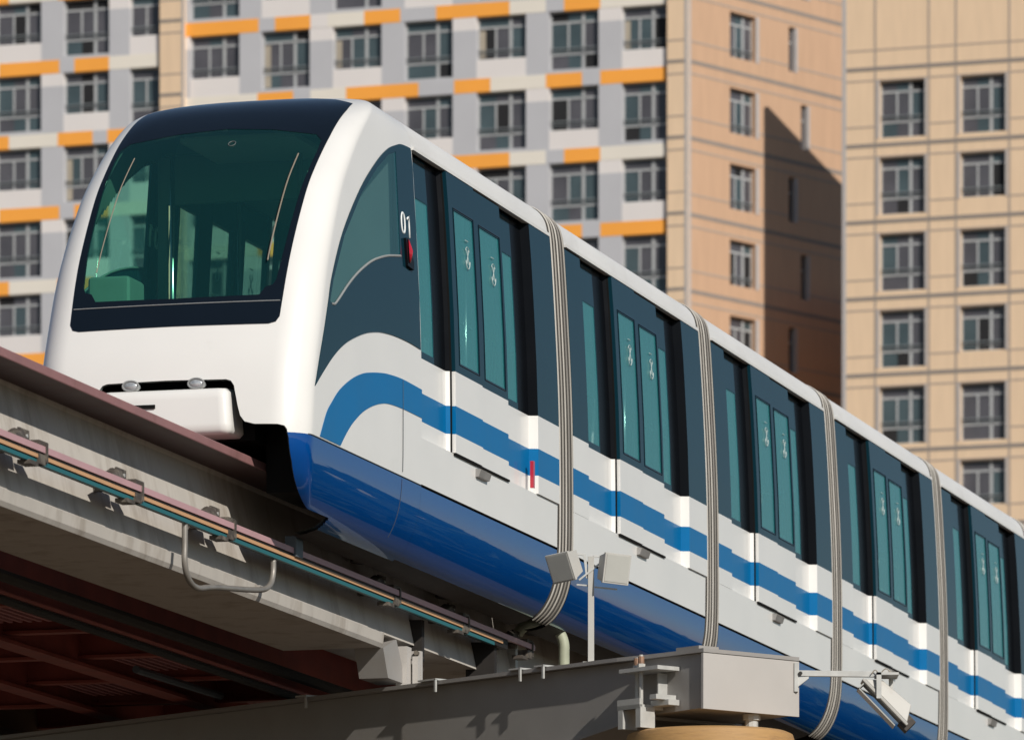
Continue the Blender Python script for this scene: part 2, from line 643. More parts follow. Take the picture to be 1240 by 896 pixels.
ST_TOP = [(50.466, 7.536), (50.63, 7.745), (50.787, 7.86), (50.968, 7.972), (51.196, 8.072), (51.428, 8.153), (51.661, 8.214),
          (51.896, 8.255), (52.133, 8.287), (52.372, 8.311), (52.782, 8.33), (53.358, 8.325)]
ST_TOP = [tuple(p) for p in smooth_curve(ST_TOP, 4)]
ST_BOT = [(51.025, 7.536), (51.157, 7.639), (51.313, 7.741), (51.473, 7.823), (51.659, 7.903), (51.893, 7.977),
          (52.129, 8.031), (52.368, 8.065), (52.777, 8.083), (53.358, 8.085)]
ST_BOT = [tuple(p) for p in smooth_curve(ST_BOT, 4)]
OPENING = mirror([(0, 7.965), (0.50, 7.958), (0.54, 7.945), (0.567, 7.905), (0.608, 7.733), (0.63, 7.66), (0.666, 7.611), (0.748, 7.589),
                  (0.933, 7.584), (0.985, 7.572), (1.003, 7.545), (1.015, 7.475), (1.02, 7.30), (0.98, 6.70), (0, 6.70)])
SKIRT_W = 7.52

# --- nose shell, cut open for the glazing and the coupler bay
bm = bmesh.new()
vs = [bm.verts.new(TF(*p)) for p in NV]
for f in NF:
    try:
        bm.faces.new([vs[i] for i in f])
    except ValueError:
        pass
bmesh.ops.remove_doubles(bm, verts=bm.verts, dist=1e-5)


n = len(OPENING)
for i in range(n):
    a, b = OPENING[i], OPENING[(i + 1) % n]
    A, B = TF(50, *a), TF(50, *b)
    d = (B - A).normalized()
    nrm = d.cross(Vector((1, 0, 0))).normalized()
    lo, hi = min(a[1], b[1]) - 0.05, max(a[1], b[1]) + 0.05
    l2, h2 = min(a[0], b[0]) - 0.05, max(a[0], b[0]) + 0.05
    fs = []
    for f in bm.faces:
        u, v, w = loc2uvw(f.calc_center_median())
        if u < 51.2 and lo - 0.06 < w < hi + 0.06 and l2 - 0.06 < v < h2 + 0.06:
            fs.append(f)
    geom = fs + list({e for f in fs for e in f.edges}) + list({q for f in fs for q in f.verts})
    bmesh.ops.bisect_plane(bm, geom=geom, plane_co=A, plane_no=nrm, dist=1e-5)
geom = list(bm.faces) + list(bm.edges) + list(bm.verts)
bmesh.ops.bisect_plane(bm, geom=geom, plane_co=TF(50, 0, SKIRT_W), plane_no=(0, 0, 1), dist=1e-5)
kill = []
for f in bm.faces:
    u, v, w = loc2uvw(f.calc_center_median())
    if u < 51.2 and inside((v, w), OPENING):
        kill.append(f)
    elif u < 52.7 and inside((v, w), WS_OUT) and edge_dist((v, w), WS_OUT) > 0.035 and abs(f.normal.y) < 0.9:
        if on_front(v, w).x > u - 0.05:
            kill.append(f)
    elif abs(v) > 0.9 and inside((u, w), SIDE_OUT) and edge_dist((u, w), SIDE_OUT) > 0.03:
        kill.append(f)
bmesh.ops.delete(bm, geom=list(set(kill)), context='FACES')
bmesh.ops.recalc_face_normals(bm, faces=bm.faces)


def split_out(test, name, m, parent, under=None):
    me = bpy.data.meshes.new(name)
    b2 = bm.copy()
    dead = [f for f in b2.faces if not test(loc2uvw(f.calc_center_median()))]
    bmesh.ops.delete(b2, geom=dead, context='FACES')
    for f in b2.faces:
        f.smooth = True
        if under and under(loc2uvw(f.calc_center_median())):
            f.material_index = 1
    b2.to_mesh(me)
    b2.free()
    me.materials.append(m)
    me.materials.append(M['under'])
    nose_normals(me)
    o = link(name, me, parent)
    # dark inner lining a little inside the shell
    l2 = me.copy()
    l2.materials.clear()
    l2.materials.append(M['inner'])
    for f in l2.polygons:
        f.material_index = 0
    for q in l2.vertices:
        n = nose_normal(Vector(loc2uvw(q.co)))
        q.co = q.co - n * 0.03
    l2.name = 'nose_lining'
    link('nose_lining', l2, o)
    return o


split_out(lambda p: p[2] > SKIRT_W, 'nose_shell', M['white'], train)
split_out(lambda p: p[2] < SKIRT_W and not (abs(p[1]) < 0.70 and p[2] < 7.2), 'nose_skirt', M['skirt'], train,
          under=lambda p: abs(p[1]) < 0.90 and p[2] < 7.0 and p[0] > 50.6)
bm.free()

ws = patch('windshield', WS_OUT, on_front, M['frit'], train, off=0.006, th=0.02, holes=[WS_GL], step=0.04)
patch('windshield_glass', WS_GL, on_front, M['wglass'], ws, off=0.002, th=0.004, step=0.045)
mb = MB(TF)
pts = [on_front(v, 8.606, 0.008) for v in [-0.87 + 1.74 * i / 30 for i in range(31)]]
mb.tube([tuple(p) for p in pts], 0.004, 6)
mb.build('seam_strip', M['trim'], ws)
for a, b in (((0.734, 9.927), (0.724, 8.941)), ((-0.679, 9.963), (-0.711, 8.90))):
    mb = MB(TF)
    k = [on_front(a[0] + (b[0] - a[0]) * t / 12, a[1] + (b[1] - a[1]) * t / 12, 0.03) for t in range(13)]
    mb.tube([tuple(p) for p in k], 0.0062 if a[0] > 0 else 0.0045, 6)
    mb.build('wiper', M['wiper'], ws)
mb = MB(TF)
c = on_front(0.109, 10.09, 0.012)
mb.tube([tuple(on_front(0.109 + 0.030 * cos(a), 10.09 + 0.024 * sin(a), 0.006)) for a in [2 * pi * i / 20 for i in range(20)]],
        0.004, 6, closed=True)
mb.build('camera_ring', M['sealring'], ws)

for side in (1, -1):
    pj = lambda u, w, off, s=side: on_side(u, w, off, s)
    sp = patch('side_panel', SIDE_OUT, pj, M['slate'], train, off=0.007, th=0.02, holes=[SIDE_GL], step=0.035)
    patch('cab_window', SIDE_GL, pj, M['cglass'], sp, off=0.003, th=0.004, step=0.07)
    mb = MB(TF)
    tr = [on_side(u, w, 0.008, side) for u, w in smooth_curve(SIDE_GL[1:11], 3)]
    mb.tube([tuple(p) for p in tr], 0.010, 6)
    mb.build('window_trim', M['trim'], sp)
    patch('nose_stripe', ST_TOP + ST_BOT[::-1], pj, M['blue'], train, off=0.004, th=0.003, step=0.035)
    # marker lamp
    mb = MB(TF)
    p = [on_side(u, w, 0.03, side) for u, w in ((52.93, 9.53), (53.0, 9.54), (53.14, 9.36), (53.13, 9.29), (52.95, 9.30))]
    q = [on_side(u, w, -0.005, side) for u, w in ((52.93, 9.53), (53.0, 9.54), (53.14, 9.36), (53.13, 9.29), (52.95, 9.30))]
    mb.face([mb.pt(tuple(x)) for x in p])
    mb.face([mb.pt(tuple(x)) for x in q])
    for i in range(5):
        j = (i + 1) % 5
        mb.quad(tuple(p[i]), tuple(p[j]), tuple(q[j]), tuple(q[i]))
    lampo = mb.build('marker_lamp', M['black'], train)
    mb = MB(TF)
    R = []
    for i in range(13):
        a = -pi / 2 + pi * i / 12
        R.append((52.985 + 0.085 * cos(a), 9.425 + 0.1 * sin(a)))
    cc = [on_side(u, w, 0.036, side) for u, w in R]
    m0 = on_side(53.005, 9.425, 0.062, side)
    base = [on_side(u, w, 0.028, side) for u, w in R]
    for i in range(12):
        mb.face([mb.pt(tuple(m0)), mb.pt(tuple(cc[i])), mb.pt(tuple(cc[i + 1]))])
        mb.quad(tuple(cc[i]), tuple(cc[i + 1]), tuple(base[i + 1]), tuple(base[i]))
    mb.face([mb.pt(tuple(m0)), mb.pt(tuple(cc[-1])), mb.pt(tuple(cc[0]))])
    mb.build('red_lens', M['red'], lampo, smooth=True)
    # car number
    mb = MB(TF)

    def np_(x, y):
        return tuple(on_side(52.875 + (x if side > 0 else 0.30 - x), 9.562 + y * 0.9, 0.002, side))
    mb.tube([np_(0.068 + 0.050 * sgn(cos(a)) * abs(cos(a)) ** 0.8, 0.108 + 0.092 * sgn(sin(a)) * abs(sin(a)) ** 0.9)
             for a in [2 * pi * k / 28 for k in range(28)]], 0.0125, 8, closed=True)
    mb.build('car_number', M['mark'], sp, smooth=True)
    mb = MB(TF)
    mb.tube([np_(0.19, 0.165), np_(0.225, 0.185), np_(0.245, 0.205), np_(0.245, 0.10), np_(0.245, -0.002)], 0.0125, 8)
    mb.build('car_number', M['mark'], sp, smooth=True)

for side in (1, -1):
    for u, w0_, w1_ in ((52.79, 7.56, 8.32), (52.79, 7.02, 7.50)):
        mb = MB(TF)
        mb.tube([tuple(on_side(u, w0_ + (w1_ - w0_) * k / 14, 0.0052 if w0_ > 7.5 else 0.001, side)) for k in range(15)], 0.0032, 5)
        mb.build('panel_seam', M['seam'], train)
    mb = MB(TF)
    mb.tube([tuple(on_side(50.1 + 3.25 * k / 60, SKIRT_W, 0.001, side)) for k in range(2, 61)], 0.006, 5)
    mb.build('panel_seam', M['seam'], train)

# --- coupler bay with its white cover and two lamps
mb = MB(TF)
mb.box(50.30, 51.6, -0.66, 0.66, 7.50, 8.02)
for s in (1, -1):
    mb.box(50.62, 51.6, s * 0.655, s * 1.03, 7.12, 7.66)
mb.build('coupler_bay', M['matt'], train)
mb = MB(TF)
mb.hexa([(49.965, -0.58, 7.515), (49.965, 0.555, 7.515), (50.40, 0.575, 7.515), (50.40, -0.60, 7.515),
         (49.985, -0.55, 7.885), (49.985, 0.525, 7.885), (50.40, 0.535, 7.915), (50.40, -0.56, 7.915)])
cov = mb.build('coupler_cover', M['white'], train, bevel=0.085, angle=radians(75))
mb = MB(TF)
mb.box(49.962, 49.99, -0.27, -0.07, 7.735, 7.765)
mb.build('cover_slot', M['matt'], cov)
for v in (-0.293, 0.257):
    mb = MB(TF)
    for r, du in ((0.052, 0.0), (0.046, -0.02), (0.030, -0.032), (0.002, -0.038)):
        pass
    rings = []
    for r, du in ((0.055, 0.06), (0.055, 0.0), (0.046, -0.010), (0.028, -0.016), (0.004, -0.018)):
        rings.append([(50.03 + du, v + r * 1.15 * cos(2 * pi * j / 18), 7.930 + r * 0.68 * sin(2 * pi * j / 18)) for j in range(18)])
    for r0, r1 in zip(rings, rings[1:]):
        for j in range(18):
            mb.quad(r0[j], r0[(j + 1) % 18], r1[(j + 1) % 18], r1[j])
    mb.face([mb.pt(p) for p in rings[-1]])
    hl = mb.build('headlight', M['lens'], train, angle=radians(60))
    mb = MB(TF)
    mb.tube([(50.02, v + 0.066 * cos(2 * pi * j / 18), 7.930 + 0.040 * sin(2 * pi * j / 18)) for j in range(18)], 0.008, 6, closed=True)
    mb.build('headlight_ring', M['trim'], hl)


# ------------------------------------------------------------------ cars
def sheet(mb, st, ws, mats, side, th=0.05, skip=(), ends=True):
    """closed wall panel: st = plan stations (u, offset), ws = heights, mats per row, skip = holes (col,row)"""
    nu, nw = len(st), len(ws)
    o, i = {}, {}
    for a, (u, d) in enumerate(st):
        for b, w in enumerate(ws):
            h = halfw(w) + d
            o[a, b] = mb.pt((u, side * h, w))
            i[a, b] = mb.pt((u, side * (h - th), w))
    cell = lambda a, b: 0 <= a < nu - 1 and 0 <= b < nw - 1 and (a, b) not in skip
    for a in range(nu - 1):
        for b in range(nw - 1):
            if not cell(a, b):
                continue
            m = mats[b]
            mb.face([o[a, b], o[a + 1, b], o[a + 1, b + 1], o[a, b + 1]], m)
            mb.face([i[a, b], i[a + 1, b], i[a + 1, b + 1], i[a, b + 1]], m)
            if not cell(a - 1, b):
                mb.face([o[a, b], o[a, b + 1], i[a, b + 1], i[a, b]], m)
            if not cell(a + 1, b):
                mb.face([o[a + 1, b], o[a + 1, b + 1], i[a + 1, b + 1], i[a + 1, b]], m)
            if not cell(a, b - 1):
                mb.face([o[a, b], o[a + 1, b], i[a + 1, b], i[a, b]], m)
            if not cell(a, b + 1):
                mb.face([o[a, b + 1], o[a + 1, b + 1], i[a + 1, b + 1], i[a, b + 1]], m)


GAP = 0.285
W0, W1, W2, W3, W4, W5 = SKIRT_W + 0.012, 7.92, 8.085, 8.325, 8.62, 10.34
UP = [8.62, 8.95, 9.3, 9.65, 10.0, 10.34]


def window_frame(mb, u0, u1, d, win, m, side, wz=(8.68, 9.98)):
    st = [(u0, d), (win[0], d), (win[1], d), (u1, d)]
    ws = [W4, wz[0], 9.1, 9.55, wz[1], W5]
    sheet(mb, st, ws, [m] * 5, side, th=0.035, skip={(1, 1), (1, 2), (1, 3)})


def pane(u0, u1, d, wz, side, name, parent, m):
    mb = MB(TF)
    ws = [wz[0], wz[0] + (wz[1] - wz[0]) / 3, wz[0] + 2 * (wz[1] - wz[0]) / 3, wz[1]]
    sheet(mb, [(u0, d), (u1, d)], ws, [0] * 3, side, th=0.008)
    return mb.build(name, m, parent)


def emblem(u, w, d, side, parent):
    mb = MB(TF)

    def q(x, y):
        return (u + x * 0.72, side * (halfw(w + y * 0.8) + d), w + y * 0.80)
    r = 0.0033
    mb.tube([q(-0.07, 0.150), q(0.045, 0.150)], r * 1.25, 6)
    mb.tube([q(0.085 * cos(a), 0.015 + 0.07 * sin(a)) for a in [0.12 * pi + 0.76 * pi * k / 10 for k in range(11)]], r, 6)
    mb.tube([q(0.085 * cos(a), -0.065 + 0.085 * sin(a)) for a in [pi + pi * k / 12 for k in range(13)]], r * 1.3, 6)
    mb.tube([q(-0.04, 0.055), q(-0.025, 0.02), q(0.03, -0.06), q(0.045, -0.10)], r * 1.1, 6)
    mb.tube([q(0.04, 0.055), q(0.025, 0.02), q(-0.03, -0.06), q(-0.045, -0.10)], r * 1.1, 6)
    return mb.build('emblem', M['etch'], parent)


def car(a, first=False):
    s0 = U_NOSE_END + 0.004 if first else a + GAP
    e1 = a + 5.6 - GAP
    r1, b1, l1, lm, l2, b2, f2 = a + 0.83, a + 1.855, a + 1.90, a + 2.76, a + 3.65, a + 4.565, a + 4.595
    D_R1, D_L1, D_L2, D_R2, D_F2 = -0.055, 0.022, 0.004, -0.062, 0.018
    STEP = -0.022
    if first:
        r1 = s0
    skirt = MB(TF)
    WB = [M['white'], M['blue']]
    SB = [M['slate'], M['black']]
    for side in (1, -1):
        def part(name, mats, *calls):
            mb = MB(TF)
            for st, ws_, mm, kw in calls:
                sheet(mb, st, ws_, mm, side, **kw)
            return mb.build(name, mats, train)
        # lower tier, straight
        part('lower_panel', WB, ([(s0, 0), (e1, 0)], [W0, W1], [0], {}))
        rows = [W1 + 0.003, W2, W3, W4]
        rm = [0, 1, 0]
        if not first:
            part('waist_panel', WB, ([(s0, 0), (r1, 0)], rows, rm, {}))
            part('glazing_panel', SB, ([(s0, 0), (r1, 0)], UP, [0] * 5, dict(th=0.035)))
        part('waist_panel', WB, ([(r1 + 0.001, D_R1), (b1, D_R1), (b1 + 0.02, STEP), (l1 - 0.020, STEP)], rows, rm, {}))
        part('waist_panel', WB, ([(l2 + 0.012, D_R2), (b2, D_R2), (f2, D_F2), (e1, D_F2)], rows, rm, {}))
        w1 = (r1 + 0.05, a + (1.50 if first else 1.45))
        w2 = (l2 + 0.08, a + 4.20)
        for u0, ub_, u1, d0, d1, win in ((r1 + 0.001, b1, b1 + 0.02, D_R1, STEP, w1), (l2 + 0.012, b2, f2, D_R2, D_F2, w2)):
            ws_ = [W4, 8.68, 9.1, 9.55, 9.98, W5]
            mb = MB(TF)
            sheet(mb, [(u0, d0), (win[0], d0), (win[1], d0), (win[1] + 0.012, d0)], ws_, [0] * 5, side, th=0.035, skip={(1, 1), (1, 2), (1, 3)})
            sheet(mb, [(win[1] + 0.012, d0), (ub_, d0), (u1, d1)], ws_, [1] * 5, side, th=0.035)
            fr_ = mb.build('window_surround', SB, train)
            pane(win[0] + 0.001, win[1] - 0.001, d0 - 0.004, (8.681, 9.979), side, 'side_window', fr_, M['sglass'])
        part('door_seal', [M['matt']], ([(l1 - 0.0195, STEP + 0.012), (l1 - 0.0005, STEP + 0.012)], [W1 + 0.003, 8.3, W4, 9.2, 9.8, W5], [0] * 5, dict(th=0.03)))
        part('glazing_panel', SB, ([(f2 + 0.001, D_F2), (e1, D_F2)], UP, [0] * 5, dict(th=0.035)))
        for u0, u1, d, win in ((l1, lm - 0.006, D_L1, (a + 2.06, a + 2.65)), (lm + 0.006, l2, D_L2, (a + 2.93, a + 3.56))):
            dm = MB(TF)
            st = [(u0, d), (win[0], d), (win[1], d), (u1, d)]
            wl = [W1 + 0.006, W2, W3, W4, 8.71, 9.1, 9.6, 10.03, W5 - 0.005]
            sheet(dm, st, wl, [0, 1, 0, 2, 2, 2, 2, 2], side, th=0.045, skip={(1, 4), (1, 5), (1, 6)})
            dr = dm.build('door', [M['white'], M['blue'], M['slate']], train)
            pane(win[0] + 0.001, win[1] - 0.001, d - 0.006, (8.711, 10.029), side, 'door_window', dr, M['sglass'])
            fm = MB(TF)
            x0, x1 = win[0] - 0.018, win[1] + 0.018
            for p0, p1 in (((x0, 8.695), (x0, 10.045)), ((x1, 8.695), (x1, 10.045)), ((x0, 10.045), (x1, 10.045)), ((x0, 8.695), (x1, 8.695))):
                n = 6
                fm.tube([(p0[0] + (p1[0] - p0[0]) * k / n, side * (halfw(p0[1] + (p1[1] - p0[1]) * k / n) + d + 0.002),
                          p0[1] + (p1[1] - p0[1]) * k / n) for k in range(n + 1)], 0.0045, 5)
            fm.build('window_seal', M['frit'], dr)
            emblem((win[0] + win[1]) / 2 + 0.06, 9.70, d + 0.006, side, dr)
        # door sill
        sm = MB(TF)
        sm.hexa([(lm - 0.17, side * 1.15, 7.81), (lm + 0.17, side * 1.15, 7.81), (lm + 0.17, side * 1.185, 7.815), (lm - 0.17, side * 1.185, 7.815),
                 (lm - 0.17, side * 1.15, 7.885), (lm + 0.17, side * 1.15, 7.885), (lm + 0.17, side * 1.205, 7.875), (lm - 0.17, side * 1.205, 7.875)])
        sm.build('door_sill', M['sill'], train)
        tm = MB(TF)
        tm.box(l1, l2, side * 1.152, side * 1.17, 7.905, 7.922)
        tm.build('sill_gap', M['matt'], train)
    # black reveal just under the white panels, skirt sheet round the bottom
    C = [tuple(p) for p in outline(4) if p[1] < SKIRT_W - 0.03] + [(x * halfw(SKIRT_W - 0.012), SKIRT_W - 0.012) for x in (1, -1)]
    C.sort(key=lambda p: atan2(p[0], -(p[1] - 7.8)))
    us = [s0, e1]
    for k, (u0, u1) in enumerate(zip(us, us[1:])):
        for p, q in zip(C, C[1:]):
            skirt.quad((u0, p[0], p[1]), (u1, p[0], p[1]), (u1, q[0], q[1]), (u0, q[0], q[1]), 0 if max(abs(p[0]), abs(q[0])) > 0.93 else 1)
            ins = lambda z: (z[0] * 0.965, z[1] + 0.02)
            p2, q2 = ins(p), ins(q)
            skirt.quad((u0, p2[0], p2[1]), (u1, p2[0], p2[1]), (u1, q2[0], q2[1]), (u0, q2[0], q2[1]), 1)
    # open the middle of the skirt for the beam
    skirt.f, skirt.m = zip(*[(f, m) for f, m in zip(skirt.f, skirt.m)
                             if max(abs(skirt.v[i].y) for i in f) > 0.70]) if skirt.f else ((), ())
    skirt.f, skirt.m = list(skirt.f), list(skirt.m)
    skirt.build('skirt', [M['skirt'], M['under']], train, angle=radians(40))
    for side in (1, -1):
        g = MB(TF)
        g.box(s0, e1, side * 1.06, side * 1.13, SKIRT_W - 0.03, SKIRT_W + 0.03)
        g.build('rub_strip', M['matt'], train)
    g = MB(TF)
    g.box(s0 - (1.8 if first else 0), e1, -1.06, 1.06, 7.55, 7.60)
    g.build('floor', M['matt'], train)
    # roof: from edge to edge with an overhanging gutter edge
    R = [p for p in outline(4) if p[1] > 10.36 and p[0] >= 0]
    R.sort(key=lambda p: -p[1])
    half = [(p[0], p[1]) for p in R] + [(1.082, 10.375), (1.082, 10.345), (1.03, 10.345)]
    full = [(-v, w) for v, w in reversed(half[1:])] + half
    rf = MB(TF)
    N = 6
    for k in range(N):
        u0, u1 = s0 + (e1 - s0) * k / N, s0 + (e1 - s0) * (k + 1) / N
        for p, q in zip(full, full[1:]):
            rf.quad((u0, *p), (u1, *p), (u1, *q), (u0, *q))
    for u in (s0, e1):
        rf.face([rf.pt((u, *p)) for p in full])
    rf.build('roof', M['roof'], train, angle=radians(35))
    c = MB(TF)
    c.box(s0 - (0.4 if first else 0), e1, -0.98, 0.98, 10.30, 10.335)
    c.build('ceiling', M['innerlight'], train)
    # seats and grab poles inside
    for side in (1, -1):
        for u in (a + 0.75, a + 4.4):
            se = MB(TF)
            se.hexa([(u, side * 0.62, 7.98), (u + 0.55, side * 0.62, 7.98), (u + 0.55, side * 1.04, 7.98), (u, side * 1.04, 7.98),
                     (u, side * 0.62, 8.06), (u + 0.55, side * 0.62, 8.06), (u + 0.55, side * 1.04, 8.06), (u, side * 1.04, 8.06)])
            so_ = se.build('seat', M['seat'], train, bevel=0.02)
            se = MB(TF)
            se.box(u, u + 0.08, side * 0.62, side * 1.04, 8.062, 8.62)
            se.build('seat_back', M['seat'], so_, bevel=0.02)
            se = MB(TF)
            se.box(u + 0.1, u + 0.45, side * 0.70, side * 1.0, 7.60, 7.978)
            se.build('seat_base', M['inner'], so_)
        for u in (a + 1.75, a + 3.8):
            pl = MB(TF)
            pl.tube([(u, side * 0.72, 7.60), (u, side * 0.72, 10.30)], 0.018, 8)
            pl.build('grab_pole', M['chrome'], train, smooth=True)
    for side in (1, -1):
        for u0, u1, ut in ((a + 0.8, a + 2.2, a + 1.5), (a + 3.2, a + 4.9, a + 4.1)):
            ub = MB(TF)
            ub.box(u0, u1, side * 0.70, side * 0.96, 7.0, 7.45)
            bo = ub.build('bogie_frame', M['under'], train)
            ub = MB(TF)
            ub.tube([(ut, side * 0.56, 6.96), (ut, side * 0.56, 7.28)], 0.20, 16)
            ub.build('guide_wheel', M['under'], bo)


def bellows(u):
    C = [Vector(p) for p in outline(5)]
    n = len(C)
    mb = MB(TF)
    prof = []
    folds = 5
    half = 0.27
    for k in range(folds):
        c = u - half + 2 * half * (k + 0.5) / folds
        h = half / folds
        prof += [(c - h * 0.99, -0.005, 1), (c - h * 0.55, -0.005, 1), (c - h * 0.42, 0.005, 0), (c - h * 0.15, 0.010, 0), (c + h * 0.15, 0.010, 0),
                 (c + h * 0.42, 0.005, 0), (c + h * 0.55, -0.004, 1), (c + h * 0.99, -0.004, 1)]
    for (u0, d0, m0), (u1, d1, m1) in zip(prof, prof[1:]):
        m = 1 if (m0 or m1) else (0, 2, 0, 3, 2)[int((0.5 * (u0 + u1) - (u - half)) / (2 * half / folds)) % 5]  # rib tones cycle to imitate highlights along the bellows
        for j in range(n):
            a, b = C[j], C[(j + 1) % n]
            if max(abs(a[0]), abs(b[0])) < 0.90 and a[1] < 8:
                continue

            def o(p, d):
                q = Vector((p[0], p[1] - 8.8))
                s = 1 + d / 1.1
                return (p[0] * s, 8.8 + q[1] * (1 + d / 1.9))
            A0, B0, A1, B1 = o(a, d0), o(b, d0), o(a, d1), o(b, d1)
            mb.quad((u0, *A0), (u1, *A1), (u1, *B1), (u0, *B0), m)
    return mb.build('bellows', [M['rubber'], M['rubber_dark'], M['rubber_mid'], M['rubber_dim']], train, angle=radians(50))


A1 = 58.03
for k in range(-1, 5):
    car(A1 + 5.6 * k, first=(k == -1))
    bellows(A1 + 5.6 * (k + 1) - 0.0)
# tail end cap behind the last car
mb = MB(TF)
ue = A1 + 5.6 * 5 + 0.26
C = [tuple(p) for p in outline(4)]
i0 = [mb.pt((ue, *p)) for p in C]
i1 = [mb.pt((ue + 0.5, p[0] * 0.9, 8.8 + (p[1] - 8.8) * 0.92)) for p in C]
for j in range(len(C)):
    q = (j + 1) % len(C)
    mb.face([i0[j], i0[q], i1[q], i1[j]])
mb.face(i1)
mb.build('tail_cap', M['white'], train, angle=radians(40))
# red reflector on the first car
mb = MB(TF)
mb.box(56.82, 56.87, 1.15, 1.18, 7.95, 8.19)
mb.build('red_reflector', M['red'], train)

# --- cab interior
mb = MB(TF)
mb.box(50.75, 51.25, -0.92, 0.55, 8.02, 8.66)
cs = mb.build('driver_console', M['console'], train, bevel=0.03)
mb = MB(TF)
mb.box(50.95, 51.35, -0.98, -0.62, 8.67, 8.98)
mb.build('console_pod', M['console'], cs, bevel=0.05)
mb = MB(TF)
mb.hexa([(52.9, -1.03, 7.6), (52.95, -1.03, 7.6), (52.95, -0.95, 7.6), (52.9, -0.95, 7.6),
         (52.9, -1.03, 9.9), (52.95, -1.03, 9.9), (52.95, -0.95, 9.9), (52.9, -0.95, 9.9)])
mb.box(52.9, 52.95, 0.35, 1.03, 7.6, 9.9)
mb.box(52.9, 52.95, -1.03, 1.03, 9.9, 10.3)
mb.build('cab_partition', M['inner'], train)
for v in (0.32, -0.80):
    mb = MB(TF)
    mb.tube([(52.6, v, 7.6), (52.6, v, 10.25)], 0.022, 8)
    mb.build('cab_pole', M['chrome'], train, smooth=True)
mb = MB(TF)
mb.box(51.9, 52.9, -0.5, 0.5, 10.22, 10.26)
mb.build('cab_ceiling', M['innerlight'], train)

# ------------------------------------------------------------------ guideway beam
BF = Frame(50.0, 0.0, 6.30)
beam = thing('guideway_beam', 'long pale grey monorail guideway girder with a reddish top flange running under the train',
             'guideway beam', world(50, 0, 6.30), RZ)


def extr(mb, poly, u0, u1, m=0):
    mb.prism(poly, lambda v, w: (u0, v, w), lambda v, w: (u1, v, w), m)


U0, U1 = 18.0, 96.0
mb = MB(BF)
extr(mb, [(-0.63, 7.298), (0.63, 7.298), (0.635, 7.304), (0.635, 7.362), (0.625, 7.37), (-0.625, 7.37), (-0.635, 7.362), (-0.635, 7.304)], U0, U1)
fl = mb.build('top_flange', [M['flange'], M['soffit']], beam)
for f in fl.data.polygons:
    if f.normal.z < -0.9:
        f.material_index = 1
mb = MB(BF)
extr(mb, [(-0.43, 6.435), (0.43, 6.435), (0.26, 7.26), (0.27, 7.297), (-0.27, 7.297), (-0.26, 7.26)], U0, U1)
mb.build('web', M['beampaint'], beam)
mb = MB(BF)
extr(mb, [(-0.46, 6.34), (-0.44, 6.305), (0.44, 6.305), (0.46, 6.34), (0.47, 6.43), (-0.47, 6.43)], U0, 54.55)
extr(mb, [(-0.42, 6.42), (-0.42, 6.31), (0.42, 6.31), (0.42, 6.42)], 58.5, U1)
mb.build('bottom_flange', M['beampaint'], beam)
# sloping end diaphragm and bearing plates above the crossbeam
mb = MB(BF)
mb.hexa([(54.70, 0.20, 6.06), (55.25, 0.20, 6.06), (55.25, 0.46, 6.06), (54.70, 0.46, 6.06),
         (54.55, 0.20, 6.304), (55.3, 0.20, 6.36), (54.95, 0.46, 6.42), (54.55, 0.46, 6.304)])
mb.build('end_diaphragm', M['steel'], beam)  # darker steel colour imitates the rails' shadow on this block
mb = MB(BF)
mb.box(55.14, 55.28, 0.40, 0.50, 6.04, 6.38)
mb.box(55.36, 55.42, 0.46, 0.56, 6.04, 6.36)
mb.box(55.24, 55.30, 0.52, 0.57, 6.04, 6.30)
bp = mb.build('bearing_plate', M['plate'], beam)
for du, w in ((55.34, 6.34), (55.34, 6.24), (55.44, 6.31), (55.44, 6.21)):
    mb = MB(BF)
    mb.tube([(du - 0.03, 0.53, w), (du + 0.05, 0.53, w)], 0.022, 6)
    mb.build('bolt', M['bracket'], bp)

# conductor rails on the near side
VR = 0.655
UE = 58.7
for (w0, w1, v, m, ue) in ((6.725, 6.772, VR, 'pink', UE + 0.1), (6.672, 6.700, VR, 'orange', UE - 1.0), (6.632, 6.662, VR - 0.01, 'teal', UE - 1.25)):
    mb = MB(BF)
    mb.box(U0, ue, v - 0.03, v, w0, w1)
    mb.build('conductor_rail', M[m], beam)
mb = MB(BF)
mb.box(U0, UE - 0.8, VR - 0.075, VR - 0.012, 6.640, 6.757)
mb.build('rail_carrier', M['isol'], beam)


def rail_bracket(u):
    mb = MB(BF)
    # arm from the web, clamp over the rails, perforated lug and block
    mb.box(u - 0.03, u + 0.03, 0.34, VR - 0.07, 6.70, 6.76)
    mb.hexa([(u - 0.34, VR - 0.12, 6.775), (u - 0.05, VR - 0.12, 6.775), (u - 0.05, VR - 0.02, 6.775), (u - 0.34, VR - 0.02, 6.775),
             (u - 0.10, VR - 0.12, 6.86), (u - 0.05, VR - 0.12, 6.87), (u - 0.05, VR - 0.05, 6.85), (u - 0.10, VR - 0.05, 6.84)])
    mb.box(u - 0.05, u + 0.17, VR - 0.10, VR - 0.085, 6.76, 6.875)
    mb.box(u + 0.20, u + 0.40, VR - 0.11, VR - 0.02, 6.775, 6.815)
    mb.box(u + 0.28, u + 0.32, VR - 0.05, VR + 0.008, 6.655, 6.79)
    mb.box(u - 0.08, u + 0.10, VR - 0.09, VR + 0.010, 6.605, 6.635)
    mb.box(u + 0.12, u + 0.26, VR - 0.09, VR + 0.008, 6.632, 6.705)
    b = mb.build('rail_bracket', M['bracket'], beam)
    mb = MB(BF)
    for du, w in ((0.0, 6.84), (0.11, 6.83)):
        mb.tube([(u + du, VR - 0.086, w), (u + du, VR - 0.076, w)], 0.014, 8)
    mb.build('lug_bolt', M['galv'], b)


